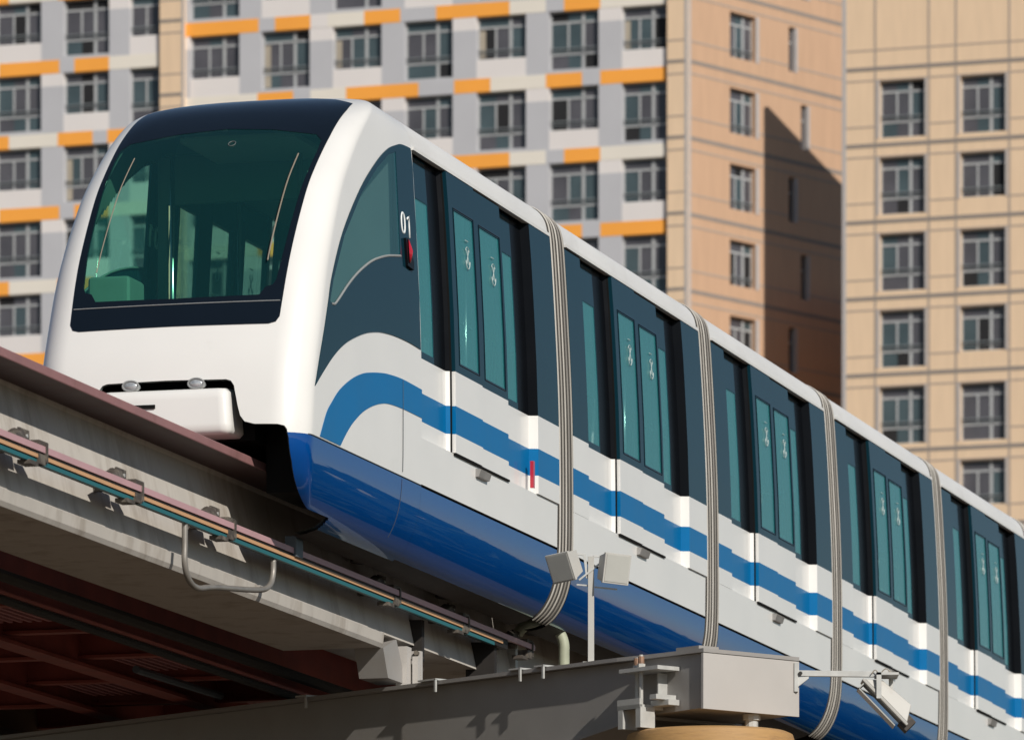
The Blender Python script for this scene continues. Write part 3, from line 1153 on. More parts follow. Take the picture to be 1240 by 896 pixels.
RAIL_BRACKETS = [45.05 - 2.2 * k for k in range(10, 0, -1)] + [45.05, 47.22, 49.50, 54.10, 56.26, 58.40]
JOINT_U = 51.45
PIPE = (48.66, 50.92)
for u in RAIL_BRACKETS:
    rail_bracket(u)
mb = MB(BF)
mb.box(JOINT_U - 0.09, JOINT_U + 0.10, VR - 0.08, VR + 0.02, 6.70, 6.87)
mb.build('joint_box', M['boxgrey'], beam, bevel=0.008)
# drooping cable conduit below the rails
mb = MB(BF)
vq = VR - 0.04
cp = [(PIPE[0], 6.66), (PIPE[0], 6.48), (PIPE[0] + 0.0, 6.32), (PIPE[0] + 0.10, 6.21), (PIPE[0] + 0.32, 6.17), (PIPE[0] + 0.75, 6.225),
      (PIPE[1] - 0.42, 6.33), (PIPE[1] - 0.10, 6.40), (PIPE[1], 6.50), (PIPE[1] + 0.01, 6.62)]
mb.tube([(p[0], vq, p[1]) for p in smooth_curve(cp, 6)], 0.024, 10)
mb.build('cable_conduit', M['pipe'], beam, smooth=True)

# web stiffeners and cable posts near the crossbeam
for u, v1, z0, z1 in ((55.6, 0.5, 6.30, 6.66), (57.6, 0.60, 6.10, 6.68)):
    mb = MB(BF)
    mb.box(u, u + 0.08, 0.33, v1, z0, z1)
    mb.build('web_post', M['under'], beam)

# ------------------------------------------------------------------ pale curved conduit beside the beam
CFR = Frame(58.9, 0.62, 6.30)
cd = thing('curved_conduit', 'pale green curved conduit arching beside the beam under the blue skirt', 'conduit', world(58.9, 0.62, 6.30), RZ)
mb = MB(CFR)
arc = [(58.9, 0.66 + 0.245 * sin(a), 6.75 + 0.255 * cos(a)) for a in [radians(-55 + 150 * k / 24) for k in range(25)]]
mb.tube(arc + [(58.9, 0.905, 6.55), (58.9, 0.905, 6.30)], 0.05, 14)
mb.build('arch_tube', M['hose'], cd, smooth=True)
mb = MB(CFR)
mb.box(58.78, 59.02, 0.42, 0.94, 6.24, 6.30)
mb.box(58.86, 58.94, 0.30, 0.45, 6.24, 6.85)
mb.build('foot_bracket', M['galv'], cd)

# ------------------------------------------------------------------ steel crossbeam on the pier
CA = Vector((1.558, 54.2))
CD = Vector((-0.648, 0.762)).normalized()
CN = Vector((CD.y, -CD.x))                       # away from the visible web: to the right and back
if CN.y < 0:
    CN = -CN
XLOC = Vector((CA.x, CA.y, 6.0 + EYE))
XRZ = atan2(CD.y, CD.x)


class XF:
    """t along the crossbeam from its near end, n across it (plus goes back), w height"""
    def __call__(self, t, n, w):
        p = CD * t + CN * n
        q = Matrix.Rotation(-XRZ, 2) @ p
        return Vector((q.x, q.y, w - 6.0))

    def world(self, t, n, w):
        p = CA + CD * t + CN * n
        return Vector((p.x, p.y, w + EYE))


xf = XF()
xb = thing('crossbeam', 'grey steel crossbeam with a pale end plate resting above the tan pier cap', 'crossbeam', XLOC, XRZ)
WB = 1.07
LN = 11.0
bot = [(0, 5.515), (0.72, 5.505), (1.3, 5.42), (2.2, 5.27), (3.4, 5.08), (5.5, 4.86), (LN, 4.86)]
mb = MB(xf)
prof = [(t, w) for t, w in bot] + [(LN, 5.965), (0, 5.965)]
mb.prism(prof, lambda t, w: (t + (0.012 if t == 0 else 0), 0.03, w), lambda t, w: (t + (0.012 if t == 0 else 0), WB - 0.03, w))
mb.build('web_box', M['steel'], xb)
mb = MB(xf)
mb.prism([(-0.02, 0.0), (-0.02, WB), (LN, WB + 0.06), (LN, -0.05), (1.0, -0.05), (0.62, -0.02)],
         lambda t, n: (t, n, 5.968), lambda t, n: (t, n, 6.0))
mb.build('top_flange', M['steel'], xb)
mb = MB(xf)
for (t0, w0), (t1, w1) in zip(bot[1:], bot[2:]):
    mb.hexa([(t0, -0.03, w0 - 0.03), (t1, -0.03, w1 - 0.03), (t1, WB + 0.03, w1 - 0.03), (t0, WB + 0.03, w0 - 0.03),
             (t0, -0.03, w0 - 0.003), (t1, -0.03, w1 - 0.003), (t1, WB + 0.03, w1 - 0.003), (t0, WB + 0.03, w0 - 0.003)])
mb.build('bottom_flange', M['steel'], xb)
mb = MB(xf)
mb.box(-0.018, 0.008, 0.0, WB, 5.505, 5.962)
mb.build('end_plate', M['plate'], xb)
mb = MB(xf)
mb.box(0.06, 0.34, 0.02, 0.24, 6.0, 6.03)
mb.build('cap_plate', M['steel'], xb)
for (t, k) in ((3.32, 0.08), (5.1, 0.05), (2.2, 0.05), (1.9, 0.04)):
    mb = MB(xf)
    mb.box(t, t + 0.02, -0.085, -0.068, 5.90, 6.012)
    mb.box(t, t + k * 3, -0.085, 0.05, 6.002, 6.016)
    mb.build('flange_clip', M['galv'], xb)
# hold-down bracket with two rods
mb = MB(xf)
mb.box(0.30, 0.78, -0.22, 0.02, 5.84, 5.872)
mb.box(0.50, 0.78, -0.24, 0.02, 5.53, 5.565)
mb.box(0.50, 0.78, -0.24, -0.21, 5.53, 5.615)
mb.box(0.30, 0.52, -0.10, 0.02, 5.555, 5.60)
mb.box(0.34, 0.42, -0.20, 0.02, 5.60, 5.64)
for t in (0.52, 0.74):
    mb.box(t - 0.03, t + 0.03, -0.24, -0.08, 5.375, 5.545)
mb.box(0.46, 0.475, -0.07, 0.03, 5.62, 5.83)
hb = mb.build('hold_down_bracket', M['galv'], xb)
for t, nn in ((0.56, -0.17), (0.68, -0.11)):
    mb = MB(xf)
    mb.tube([(t, nn, 5.56), (t, nn, 5.98 if nn < -.12 else 5.97)], 0.017, 8)
    mb.tube([(t, nn, 5.872), (t, nn, 5.905)], 0.034, 6)
    mb.build('anchor_rod', M['lamp'], hb)
    mb = MB(xf)
    mb.tube([(t, nn, 5.906), (t, nn, 5.965)], 0.026, 8)
    mb.build('rusty_nut', M['nut'], hb)
mb = MB(xf)
mb.tube([(0.12, 0.66, 5.36), (0.12, 0.66, 5.51)], 0.055, 10)
mb.tube([(0.12, 0.66, 5.46), (0.12, 0.66, 5.508)], 0.075, 10)
mb.build('bearing_post', M['galv'], xb)

# pier
PX = Vector((1.645, 54.82))
pier = thing('pier_column', 'round pier column with a weathered tan cap under the steel crossbeam', 'pier', (PX.x, PX.y, 0), 0.3)
mb = MB()
prof = [(0.60, -0.4), (0.60, 6.35), (0.69, 6.52), (0.70, 6.90), (0.685, 6.945), (0.64, 6.965), (0.30, 6.97), (0.001, 6.97)]
NN = 64
for (r0, z0), (r1, z1) in zip(prof[2:], prof[3:]):
    for j in range(NN):
        a, b = 2 * pi * j / NN, 2 * pi * (j + 1) / NN
        mb.quad((r0 * cos(a), r0 * sin(a), z0), (r0 * cos(b), r0 * sin(b), z0), (r1 * cos(b), r1 * sin(b), z1), (r1 * cos(a), r1 * sin(a), z1))
mb.build('pier_cap', M['wood'], pier, angle=radians(40))
mb = MB()
for (r0, z0), (r1, z1) in zip(prof[:3], prof[1:3]):
    for j in range(NN):
        a, b = 2 * pi * j / NN, 2 * pi * (j + 1) / NN
        mb.quad((r0 * cos(a), r0 * sin(a), z0), (r0 * cos(b), r0 * sin(b), z0), (r1 * cos(b), r1 * sin(b), z1), (r1 * cos(a), r1 * sin(a), z1))
mb.build('shaft', M['beampaint'], pier, angle=radians(40))

# ------------------------------------------------------------------ floodlights
def flood_housing(parent, rot, loc, sx=0.26, sz=0.24, d=0.13):
    """box floodlight: front rim, tapered back with fins, glass; local front faces +y"""
    T = Matrix.Translation(loc) @ rot.to_4x4()

    def fr(x, y, z):
        return T @ Vector((x, y, z))
    mb = MB(fr)
    hx, hz = sx / 2, sz / 2
    mb.hexa([(-hx, 0, -hz), (hx, 0, -hz), (hx * 0.86, -d, -hz * 0.8), (-hx * 0.86, -d, -hz * 0.8),
             (-hx, 0, hz), (hx, 0, hz), (hx * 0.86, -d, hz * 0.8), (-hx * 0.86, -d, hz * 0.8)])
    mb.box(-hx * 1.06, hx * 1.06, 0.001, 0.026, -hz * 1.06, hz * 1.06)
    for k in range(4):
        x = -hx * 0.6 + hx * 1.2 * k / 3
        mb.box(x - 0.006, x + 0.006, -d - 0.03, -d + 0.02, -hz * 0.6, hz * 0.6)
    h = mb.build('floodlight_housing', M['lamp'], parent, bevel=0.006)
    mb = MB(fr)
    mb.box(-hx * 0.93, hx * 0.93, 0.027, 0.031, -hz * 0.93, hz * 0.93)
    mb.build('lamp_glass', M['lampglass'], h)
    return h


from mathutils import Euler
MT = 1.50
mp_ = xf.world(MT, 0.10, 6.0)
mast = thing('floodlight_mast', 'short white mast on the crossbeam carrying two small box floodlights', 'floodlight mast', mp_, 0.0)
mb = MB()
mb.box(-0.026, 0.026, -0.026, 0.026, 0.0, 0.90)
mb.box(-0.07, 0.07, -0.07, 0.07, 0.0, 0.014)
mb.build('mast_post', M['lamp'], mast, bevel=0.004)
mb = MB()
mb.bar((-0.19, 0, 0.93), (-0.055, 0, 0.915), 0.02, 0.016)
mb.bar((-0.055, 0, 0.92), (-0.03, 0, 0.72), 0.022, 0.022)
mb.bar((0.02, 0, 0.90), (0.17, 0, 0.905), 0.02, 0.016)
mb.bar((0.015, 0, 0.91), (0.015, 0, 0.80), 0.02, 0.02)
mb.bar((-0.12, 0, 0.665), (0.0, 0, 0.655), 0.016, 0.012)
mb.bar((0.03, 0, 0.645), (0.22, 0, 0.625), 0.016, 0.012)
mb.bar((-0.10, -0.03, 0.70), (0.10, -0.03, 0.86), 0.014, 0.014)
mb.build('lamp_arm', M['galv'], mast)
# the left lamp looks down to the left, the right one to the right
def aim(az, tilt, roll=0.0):
    return (Matrix.Rotation(radians(az), 3, 'Z') @ Matrix.Rotation(radians(tilt), 3, 'X') @ Matrix.Rotation(radians(roll), 3, 'Y'))


LR1 = aim(145, -22, 6)
LR2 = aim(-152, -8, -3)
flood_housing(mast, LR1, Vector((-0.245, -0.09, 0.80)), 0.225, 0.235, 0.14)
flood_housing(mast, LR2, Vector((0.205, -0.10, 0.785)), 0.235, 0.24, 0.12)

# arm floodlight at the right end of the crossbeam
ap = xf.world(-0.02, WB - 0.03, 5.80)
arm = thing('arm_floodlight', 'tilted grey floodlight hanging from a horizontal arm at the right end of the crossbeam', 'floodlight', ap, 0.0)


def apx(x, z, y=0.0):
    """metres to the right of and above the arm root"""
    return (x, y, z)


mb = MB()
mb.box(-0.02, 0.012, -0.03, 0.03, -0.09, 0.15)
mb.hexa([(0.01, -0.025, -0.05), (0.012, 0.025, -0.05), (0.10, 0.02, 0.02), (0.10, -0.02, 0.02),
         (0.01, -0.025, 0.03), (0.012, 0.025, 0.03), (0.10, 0.02, 0.035), (0.10, -0.02, 0.035)])
mb.build('mounting_plate', M['galv'], arm)
mb = MB()
mb.bar((0.0, 0, 0.063), (0.67, 0, 0.055), 0.05, 0.048)
mb.build('arm_bar', M['galv'], arm, bevel=0.004)
mb = MB()
mb.tube([(0.03, -0.03, 0.06), (0.03, -0.045, 0.06)], 0.017, 8)
mb.build('pivot_bolt', M['isol'], arm)
mb = MB()
mb.box(0.655, 0.695, -0.17, -0.15, -0.16, 0.055)
mb.box(0.775, 0.81, 0.155, 0.175, -0.14, 0.05)
mb.box(0.655, 0.84, -0.17, 0.175, 0.035, 0.055)
mb.build('yoke', M['galv'], arm)
mb = MB()
mb.tube([(0.62 + 0.06 * k / 12, -0.055, 0.05 + 0.035 * sin(pi * k / 12)) for k in range(13)], 0.005, 6)
mb.tube([(0.69 + 0.10 * k / 12, -0.06, 0.045 + 0.05 * sin(pi * k / 12)) for k in range(13)], 0.005, 6)
mb.build('cable_loop', M['wiper'], arm)
# housing: long box, lens side facing down and left
import itertools
ang = radians(-46)
ex = Vector((cos(ang), 0, sin(ang)))             # along the long side
en = Vector((-sin(ang), 0, cos(ang)))            # up and to the right, away from the lens
c0 = Vector((0.735, 0.0, -0.175))


def hf(x, y, z):
    return c0 + ex * x + Vector((0, 1, 0)) * y + en * z


mb = MB(hf)
mb.hexa([(-0.25, -0.14, 0), (0.25, -0.14, 0), (0.25, 0.14, 0), (-0.25, 0.14, 0),
         (-0.14, -0.10, 0.10), (0.17, -0.10, 0.13), (0.17, 0.10, 0.13), (-0.14, 0.10, 0.10)])
mb.box(-0.262, 0.268, -0.15, 0.15, -0.026, -0.001)
fh = mb.build('floodlight_housing', M['lamp'], arm, bevel=0.01)
mb = MB(hf)
mb.box(-0.235, 0.20, -0.135, 0.135, -0.095, -0.085)
mb.box(-0.235, -0.225, -0.135, 0.135, -0.095, -0.027)
mb.build('lamp_visor', M['lampglass'], fh)
mb = MB(hf)
mb.box(0.205, 0.30, -0.10, 0.10, -0.055, 0.06)
mb.build('gear_box', M['bracket'], fh, bevel=0.008)

# ------------------------------------------------------------------ maroon service deck beyond the beam
dk0 = world(48, -2.4, 6.05)
deck = thing('service_deck', 'dark maroon steel service deck with gratings seen from below beyond the beam', 'service deck', dk0, RZ)
DF = Frame(48, -2.4, 6.05)
mb = MB(DF)
mb.box(30, 66, -4.9, -0.78, 6.62, 6.70)  # solid plate added to block sunlight and keep the steel below dark
mb.build('deck_shade_plate', M['maroon'], deck)
for v in (-0.95, -2.05, -3.2, -4.55):
    mb = MB(DF)
    mb.box(30, 66, v - 0.10, v + 0.10, 6.12, 6.15)
    mb.box(30, 66, v - 0.015, v + 0.015, 6.15, 6.62)
    mb.build('long_girder', M['maroon'], deck)
k = 0
for i in range(18):
    u = 31.0 + 1.9 * i
    mb = MB(DF)
    mb.box(u - 0.07, u + 0.07, -4.5, -0.98, 6.20, 6.225)
    mb.box(u - 0.012, u + 0.012, -4.5, -0.98, 6.225, 6.60)
    mb.build('cross_girder', M['maroon'], deck)
    v0 = (-1.9, -3.05, -1.9, -4.4)[i % 4]
    mb = MB(DF)
    for j in range(9):
        v = v0 + 0.085 * j
        mb.box(u + 0.4, u + 1.4, v, v + 0.03, 6.24, 6.27)
    mb.box(u + 0.4, u + 0.43, v0, v0 + 0.7, 6.271, 6.29)
    mb.box(u + 1.37, u + 1.40, v0, v0 + 0.7, 6.271, 6.29)
    mb.build('grating', M['grate'], deck)
mb = MB(DF)
mb.tube([(30, -0.72, 6.22), (66, -0.72, 6.22)], 0.05, 8)
mb.build('cable_duct', M['under'], deck)
mb = MB(DF)
mb.tube([(30, -0.86, 6.08), (66, -0.86, 6.08)], 0.035, 8)
mb.build('cable_duct', M['under'], deck)
for (u, v) in ((44.6, -1.7), (49.8, -2.7), (47.1, -2.5), (52.6, -3.6), (54.0, -1.6)):
    mb = MB(DF)
    mb.tube([(u, v, 6.12), (u + 2.2, v + 0.05, 6.11)], 0.035, 8)
    mb.build('cable_run', M['boxgrey'], deck)

# second girder beyond the deck
SF = Frame(48, -5.6, 6.15)
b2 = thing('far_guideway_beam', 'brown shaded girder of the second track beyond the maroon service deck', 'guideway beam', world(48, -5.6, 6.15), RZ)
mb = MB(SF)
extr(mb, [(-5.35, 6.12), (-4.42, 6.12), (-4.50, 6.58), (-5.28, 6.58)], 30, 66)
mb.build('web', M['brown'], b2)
mb = MB(SF)
extr(mb, [(-5.55, 6.59), (-4.3, 6.59), (-4.3, 6.615), (-5.55, 6.615)], 30, 66)
mb.build('top_flange', M['flange'], b2)

# ------------------------------------------------------------------ buildings
def facade_frame(o2, ang, rz, loc):
    """s along the facade, d outwards from it, w height above the eye -> local coordinates of the building's Empty"""
    d = Vector((sin(ang), cos(ang)))
    nrm = Vector((d.y, -d.x))
    if nrm.y > 0:
        nrm = -nrm                                 # outwards means towards the viewer

    def fr(s, e, w):
        p = Vector(o2) + d * s + nrm * e - Vector(loc[:2])
        q = Matrix.Rotation(-rz, 2) @ p
        return Vector((q.x, q.y, w + EYE))
    return fr


class Facade:
    def __init__(self, fr):
        self.fr = fr
        self.mb = MB(fr)

    def box(self, s0, s1, w0, w1, m, e0=-0.3, e1=0.0):
        self.mb.box(s0, s1, e0, e1, w0, w1, m)


rnd = random.Random(11)


def window(fr, s0, s1, w0, w1, tall, parent, flip=False, narrow=False, curtain=False):
    """frame with mullions set back in the opening, pane behind it as a sub-part"""
    e = -0.20
    mb = MB(fr)
    W, H = s1 - s0, w1 - w0
    b = 0.055

    def bar(a0, a1, z0, z1, t=0.06, m=0):
        mb.box(a0, a1, e - t, e, z0, z1, m)
    X = lambda x: s0 + (W * (1 - x) if not flip else W * x)      # x=0 at the picture's left

    def vb(x, z0, z1, w=b * 1.3):
        c = X(x)
        bar(c - w / 2, c + w / 2, z0, z1, 0.05)
    bar(s0 + 0.005, s0 + b, w0 + 0.005, w1 - 0.005)
    bar(s1 - b, s1 - 0.005, w0 + 0.005, w1 - 0.005)
    bar(s0 + b, s1 - b, w1 - b, w1 - 0.005)
    bar(s0 + b, s1 - b, w0 + 0.005, w0 + b)
    tz = w1 - 0.42
    bar(s0 + b, s1 - b, tz - 0.04, tz + 0.04, 0.055)
    if not narrow:
        vb(0.66, w0 + b, w1 - b, b * 2.2)
    low = w0 + (0.62 if tall else 0.30)
    vb(0.36 if not narrow else 0.5, low if tall else w0 + b, tz - 0.04)
    if tall:
        bar(s0 + b, s1 - b, low - 0.045, low + 0.045, 0.055)
    # guard rail
    z = low + (0.20 if tall else 0.05)
    mb.box(s0 + 0.01, s1 - 0.01, e + 0.03, e + 0.055, z, z + 0.04, 1)
    mb.box(s0 + 0.01, s1 - 0.01, e + 0.03, e + 0.055, z - 0.13, z - 0.10, 1)
    f = mb.build('window', [M['b_frame'], M['b_rail']], parent)
    pm = MB(fr)
    ma = [M['b_pane'], M['b_pane2'], M['b_open'], M['b_curtain']]
    cuts = [0.0, 0.36 if not narrow else 0.5, 0.66 if not narrow else 1.0, 1.0]
    for i in range(3):
        a0, a1 = sorted((X(cuts[i]), X(cuts[i + 1])))
        if a1 - a0 < 0.02:
            continue
        zs = [w0 + 0.02, low, tz, w1 - 0.02] if tall else [w0 + 0.02, tz, w1 - 0.02]
        for z0, z1 in zip(zs, zs[1:]):
            r = rnd.random()
            m = 0 if r < 0.58 else (1 if r < 0.90 else 2)
            pm.box(a0, a1, e - 0.045, e - 0.03, z0, z1, m)
    if curtain:
        a0, a1 = sorted((X(0.03), X(0.15)))
        pm.box(a0, a1, e - 0.029, e - 0.024, w0 + 0.1, tz - 0.1, 3)
    pm.build('pane', ma, f)
    return f


# --- the coloured apartment block on the left
LB_O = (6.6875, 250.0)
LB_A = radians(-71.5)
LB_RZ = pi / 2 - LB_A
lb = thing('apartment_block', 'apartment block with grey, white and orange striped facade and a tan tiled side wall', 'building',
           (LB_O[0], LB_O[1], 0), LB_RZ)
fr = facade_frame(LB_O, LB_A, LB_RZ, LB_O)
LM = [M['b_grey'], M['b_white'], M['b_cream'], M['b_orange'], M['b_beige'], M['b_line'], M['b_line2'], M['b_tan'], M['b_edge'], M['b_open']]
G, WH, CR, ORG, BE, LI, L2, TA, ED, OP = range(10)
F1 = Facade(fr)
BAYS = [(0.85, 2.65), (3.58, 5.56), (6.49, 8.48), (9.45, 11.40), (12.34, 14.33), (15.28, 17.26), (18.18, 20.23)]
SEG_A = [(0.80, CR), (3.51, ORG), (4.96, G), (5.69, CR), (7.15, ORG), (10.12, G), (11.57, ORG), (13.05, CR), (14.54, WH), (15.25, ORG),
         (16.71, G), (17.38, ORG), (20.41, None)]
SEG_B = [(0.80, ORG), (3.51, G), (4.24, ORG), (5.69, CR), (7.92, ORG), (9.39, G), (10.83, ORG), (13.79, CR), (15.25, G), (15.96, ORG),
         (17.43, CR), (20.41, None)]
TOPW = 61.4


def wall_rows(F, bays, s_lo, s_hi, z_top, pitch, kmin, kmax, segs, par, piers):
    zb = None
    for k in range(kmin, kmax + 1):
        bt = z_top - pitch * k                    # band top
        bb = bt - 0.52
        nt = bt - pitch                           # next band top
        sg = segs(k)
        for (a, m), (b, _) in zip(sg, sg[1:]):
            F.box(a, b, bb, bt, m, -0.3, 0.012)
        edges = [s_lo] + [x for b in bays for x in b] + [s_hi]
        for i in range(0, len(edges), 2):
            a, b = edges[i], edges[i + 1]
            if b - a < 0.01:
                continue
            up = piers(i // 2 - 1, k)
            if up:
                F.box(a, b, bb - 0.50, bb, WH)
                F.box(a, b, nt, bb - 0.50, G)
            else:
                F.box(a, b, nt, bb, G)
        for i, (a, b) in enumerate(bays):
            tall = (i + k + par) % 2 == 1
            wb = nt + 0.13 if tall else nt + 0.71
            if tall:
                F.box(a, b, nt, wb, G)
            else:
                F.box(a, b, nt, wb, WH)
            yield i, k, a, b, wb, bb, tall


wins = []
for r in wall_rows(F1, BAYS, 0.80, 20.41, 52.61, 2.89, -3, 5, lambda k: SEG_A if k % 2 == 0 else SEG_B, 0,
                   lambda i, k: (i + k) % 2 == 0):
    wins.append(r)
F1.box(0.80, 20.41, -EYE, 52.61 - 2.89 * 6, G)
# beige pilasters at the corner and between the wings
for a, b, e1 in ((0.0, 0.80, 0.18), (20.41, 21.42, 0.18)):
    F1.box(a, b, -EYE, TOPW, BE, -0.3, e1)
    for k in range(-3, 17):
        z = 52.72 - 2.87 * k
        for dz, h, m in ((0, 0.13, LI), (-0.47, 0.06, L2), (0.80, 0.06, L2)):
            F1.mb.box(a - 0.004, b + 0.004, e1, e1 + 0.012, z + dz - h / 2, z + dz + h / 2, m)
F1.mb.box(-0.012, 0.10, 0.18, 0.198, -EYE, TOPW, ED)
F1.mb.box(20.40, 20.50, 0.18, 0.198, -EYE, TOPW, ED)
# left wing, floors staggered against the main part
WB_ = [(21.47, 22.75), (23.61, 25.53), (26.47, 28.40), (29.35, 31.3)]
WS_A = [(21.42, CR), (23.61, ORG), (25.07, G), (25.70, ORG), (28.25, CR), (30.5, ORG), (32.2, None)]
WS_B = [(21.42, CR), (21.9, ORG), (23.68, G), (24.30, ORG), (25.77, CR), (27.83, ORG), (30.6, G), (32.2, None)]
for r in wall_rows(F1, WB_, 21.42, 32.2, 51.54, 2.85, -4, 5, lambda k: WS_A if k % 2 == 0 else WS_B, 1, lambda i, k: (i + k) % 2 == 1):
    wins.append(r)
F1.box(21.42, 32.2, -EYE, 51.54 - 2.85 * 6, G)
# dark rooms behind the openings, body of the block and roof slab
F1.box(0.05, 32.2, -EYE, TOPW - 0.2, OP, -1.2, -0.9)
for b in BAYS + WB_:
    F1.box(b[0] - 0.06, b[0] - 0.012, -EYE, TOPW - 0.3, G, -0.9, -0.301)
F1.box(-0.0, 32.2, TOPW - 0.2, TOPW, ED, -9.0, 0.25)
F1.box(32.0, 32.2, -EYE, TOPW - 0.2, G, -9.0, -1.2)
F1.mb.build('wall', LM, lb)
pr = random.Random(5)
for i, k, a, b, wb, bb, tall in wins:
    if wb < 33:
        continue
    window(fr, a, b, wb, bb, tall, lb, narrow=(b - a) < 1.5, curtain=pr.random() < 0.16)

# side wall of the same block, tan tiles
SA = radians(39.6)
fs = facade_frame(LB_O, SA, LB_RZ, LB_O)
F2 = Facade(fs)
openings = []
for k in range(-3, 8):
    z = 49.87 - 2.895 * k
    openings.append((2.55, 4.16, z + 0.57, z + 2.32))
    sl = 7.0 if k % 2 == 1 else 6.26
    sl = 6.26 if k % 2 == 0 else 7.04
    openings.append((sl, sl + 0.36, z - 0.66 + 0.0 + 0.02, z - 0.66 + 1.0))
# wall in strips round the openings
S_END = 13.0
for k in range(-3, 8):
    z = 49.87 - 2.895 * k
    zt = z + 2.895
    sl = 6.26 if k % 2 == 0 else 7.04
    w0, w1 = z + 0.57, z + 2.29
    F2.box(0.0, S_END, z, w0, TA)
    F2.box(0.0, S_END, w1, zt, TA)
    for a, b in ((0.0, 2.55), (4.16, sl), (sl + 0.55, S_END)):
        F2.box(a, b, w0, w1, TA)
    for dz, h, m in ((0.0, 0.15, LI), (0.80 - 0.03, 0.07, L2), (-0.45, 0.07, L2)):
        segs = [(0.06, S_END)]
        if dz > 0.5:
            segs = [(0.06, 2.53), (4.18, sl - 0.02), (sl + 0.57, S_END)]
        for a, b in segs:
            F2.mb.box(a, b, 0.0, 0.012, z + dz - h / 2, z + dz + h / 2, m)
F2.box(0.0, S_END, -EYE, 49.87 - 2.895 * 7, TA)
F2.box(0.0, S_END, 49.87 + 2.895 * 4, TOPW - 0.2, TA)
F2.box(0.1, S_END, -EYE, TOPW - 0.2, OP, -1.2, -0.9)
F2.mb.box(0.0, 0.12, 0.0, 0.016, -EYE, TOPW - 0.2, ED)
F2.mb.build('side_wall', LM, lb)
for k in range(-3, 6):
    z = 49.87 - 2.895 * k
    sl = 6.26 if k % 2 == 0 else 7.04
    window(fs, 2.55, 4.16, z + 0.57, z + 2.29, False, lb, flip=True, curtain=(k % 2 == 1))
    mb = MB(fs)
    mb.box(sl + 0.005, sl + 0.05, -0.26, -0.2, z + 0.575, z + 2.285, 0)
    mb.box(sl + 0.50, sl + 0.545, -0.26, -0.2, z + 0.575, z + 2.285, 0)
    mb.box(sl + 0.05, sl + 0.50, -0.26, -0.2, z + 1.70, z + 1.76, 0)
    f = mb.build('slit_window', [M['b_frame']], lb)
    mb = MB(fs)
    mb.box(sl + 0.05, sl + 0.50, -0.25, -0.235, z + 0.58, z + 2.28)
    mb.build('pane', M['b_pane'], f)
    mb = MB(fs)
    mb.box(sl + 0.40, sl + 0.548, -0.19, 0.02, z + 0.58, z + 2.28)
    mb.build('reveal', M['b_edge'], f)
    mb = MB(fs)
    mb.box(4.162, 4.36, -0.2, 0.02, z + 0.55, z + 2.31)
    mb.build('window_reveal', M['b_edge'], lb)

# --- the beige tower on the right
RB_O = (12.45, 249.0)
RB_A = radians(90 + 18.52)
RB_RZ = pi / 2 - RB_A
rb = thing('beige_tower', 'beige tiled residential tower with grey joint lines standing at the right edge', 'building', (RB_O[0], RB_O[1], 0), RB_RZ)
fb = facade_frame(RB_O, RB_A, RB_RZ, RB_O)
F3 = Facade(fb)
COLS = [(1.45, 3.21), (4.58, 6.32), (7.75, 9.5), (10.9, 12.65), (14.05, 15.8)]
R_END = 17.2
RTOP = 52.05
PT = 2.877
rw = []
for k in range(0, 7):
    z = 49.29 - PT * k                            # thick joint at the top of this floor
    zb = z - PT
    w1 = z - 0.46
    edges = [0.0] + [x for c in COLS for x in c] + [R_END]
    F3.box(0.0, R_END, w1, z, BE)
    F3.box(0.0, R_END, zb, zb + 0.25, BE)
    for i in range(0, len(edges), 2):
        F3.box(edges[i], edges[i + 1], zb + 0.25, w1, BE)
    for i, (a, b) in enumerate(COLS):
        tall = not (i % 2 == 1 and k % 2 == 1)
        w0 = zb + 0.25 if tall else zb + 0.72
        if not tall:
            F3.box(a, b, zb + 0.25, w0, BE)
        rw.append((a, b, w0, w1, tall))
F3.box(0.0, R_END, -EYE, 49.29 - PT * 7, BE)
F3.mb.hexa([(0, -0.3, 49.29), (R_END, -0.3, 49.29), (R_END, 0, 49.29), (0, 0, 49.29), (0, -0.3, RTOP), (R_END, -0.3, RTOP + 4.4), (R_END, 0, RTOP + 4.4), (0, 0, RTOP)], BE)  # unseen sloping top, shaped so its shadow slants across the tan wall
for k in range(-1, 17):
    z = 49.29 - PT * k
    if z > RTOP:
        continue
    F3.mb.box(0.0, R_END, 0.0, 0.015, z - 0.075, z + 0.075, LI)
    for dz in (-0.44, 0.70):
        if z + dz > RTOP:
            continue
        edges = [0.16] + [x for c in COLS for x in (c[0] - 0.02, c[1] + 0.02)] + [R_END]
        if dz > 0 and k > 0:
            for i in range(0, len(edges), 2):
                F3.mb.box(edges[i], edges[i + 1], 0.0, 0.011, z + dz - 0.03, z + dz + 0.03, L2)
        else:
            F3.mb.box(0.16, R_END, 0.0, 0.011, z + dz - 0.03, z + dz + 0.03, L2)
for c in COLS:
    for x in (c[0] - 0.16, c[1] + 0.16):
        F3.mb.box(x - 0.04, x + 0.04, 0.0, 0.013, -EYE, RTOP, L2)
F3.mb.box(-0.004, 0.16, 0.0, 0.02, -EYE, RTOP, ED)
F3.box(0.05, R_END - 0.05, -EYE, RTOP - 0.3, OP, -0.7, -0.4)
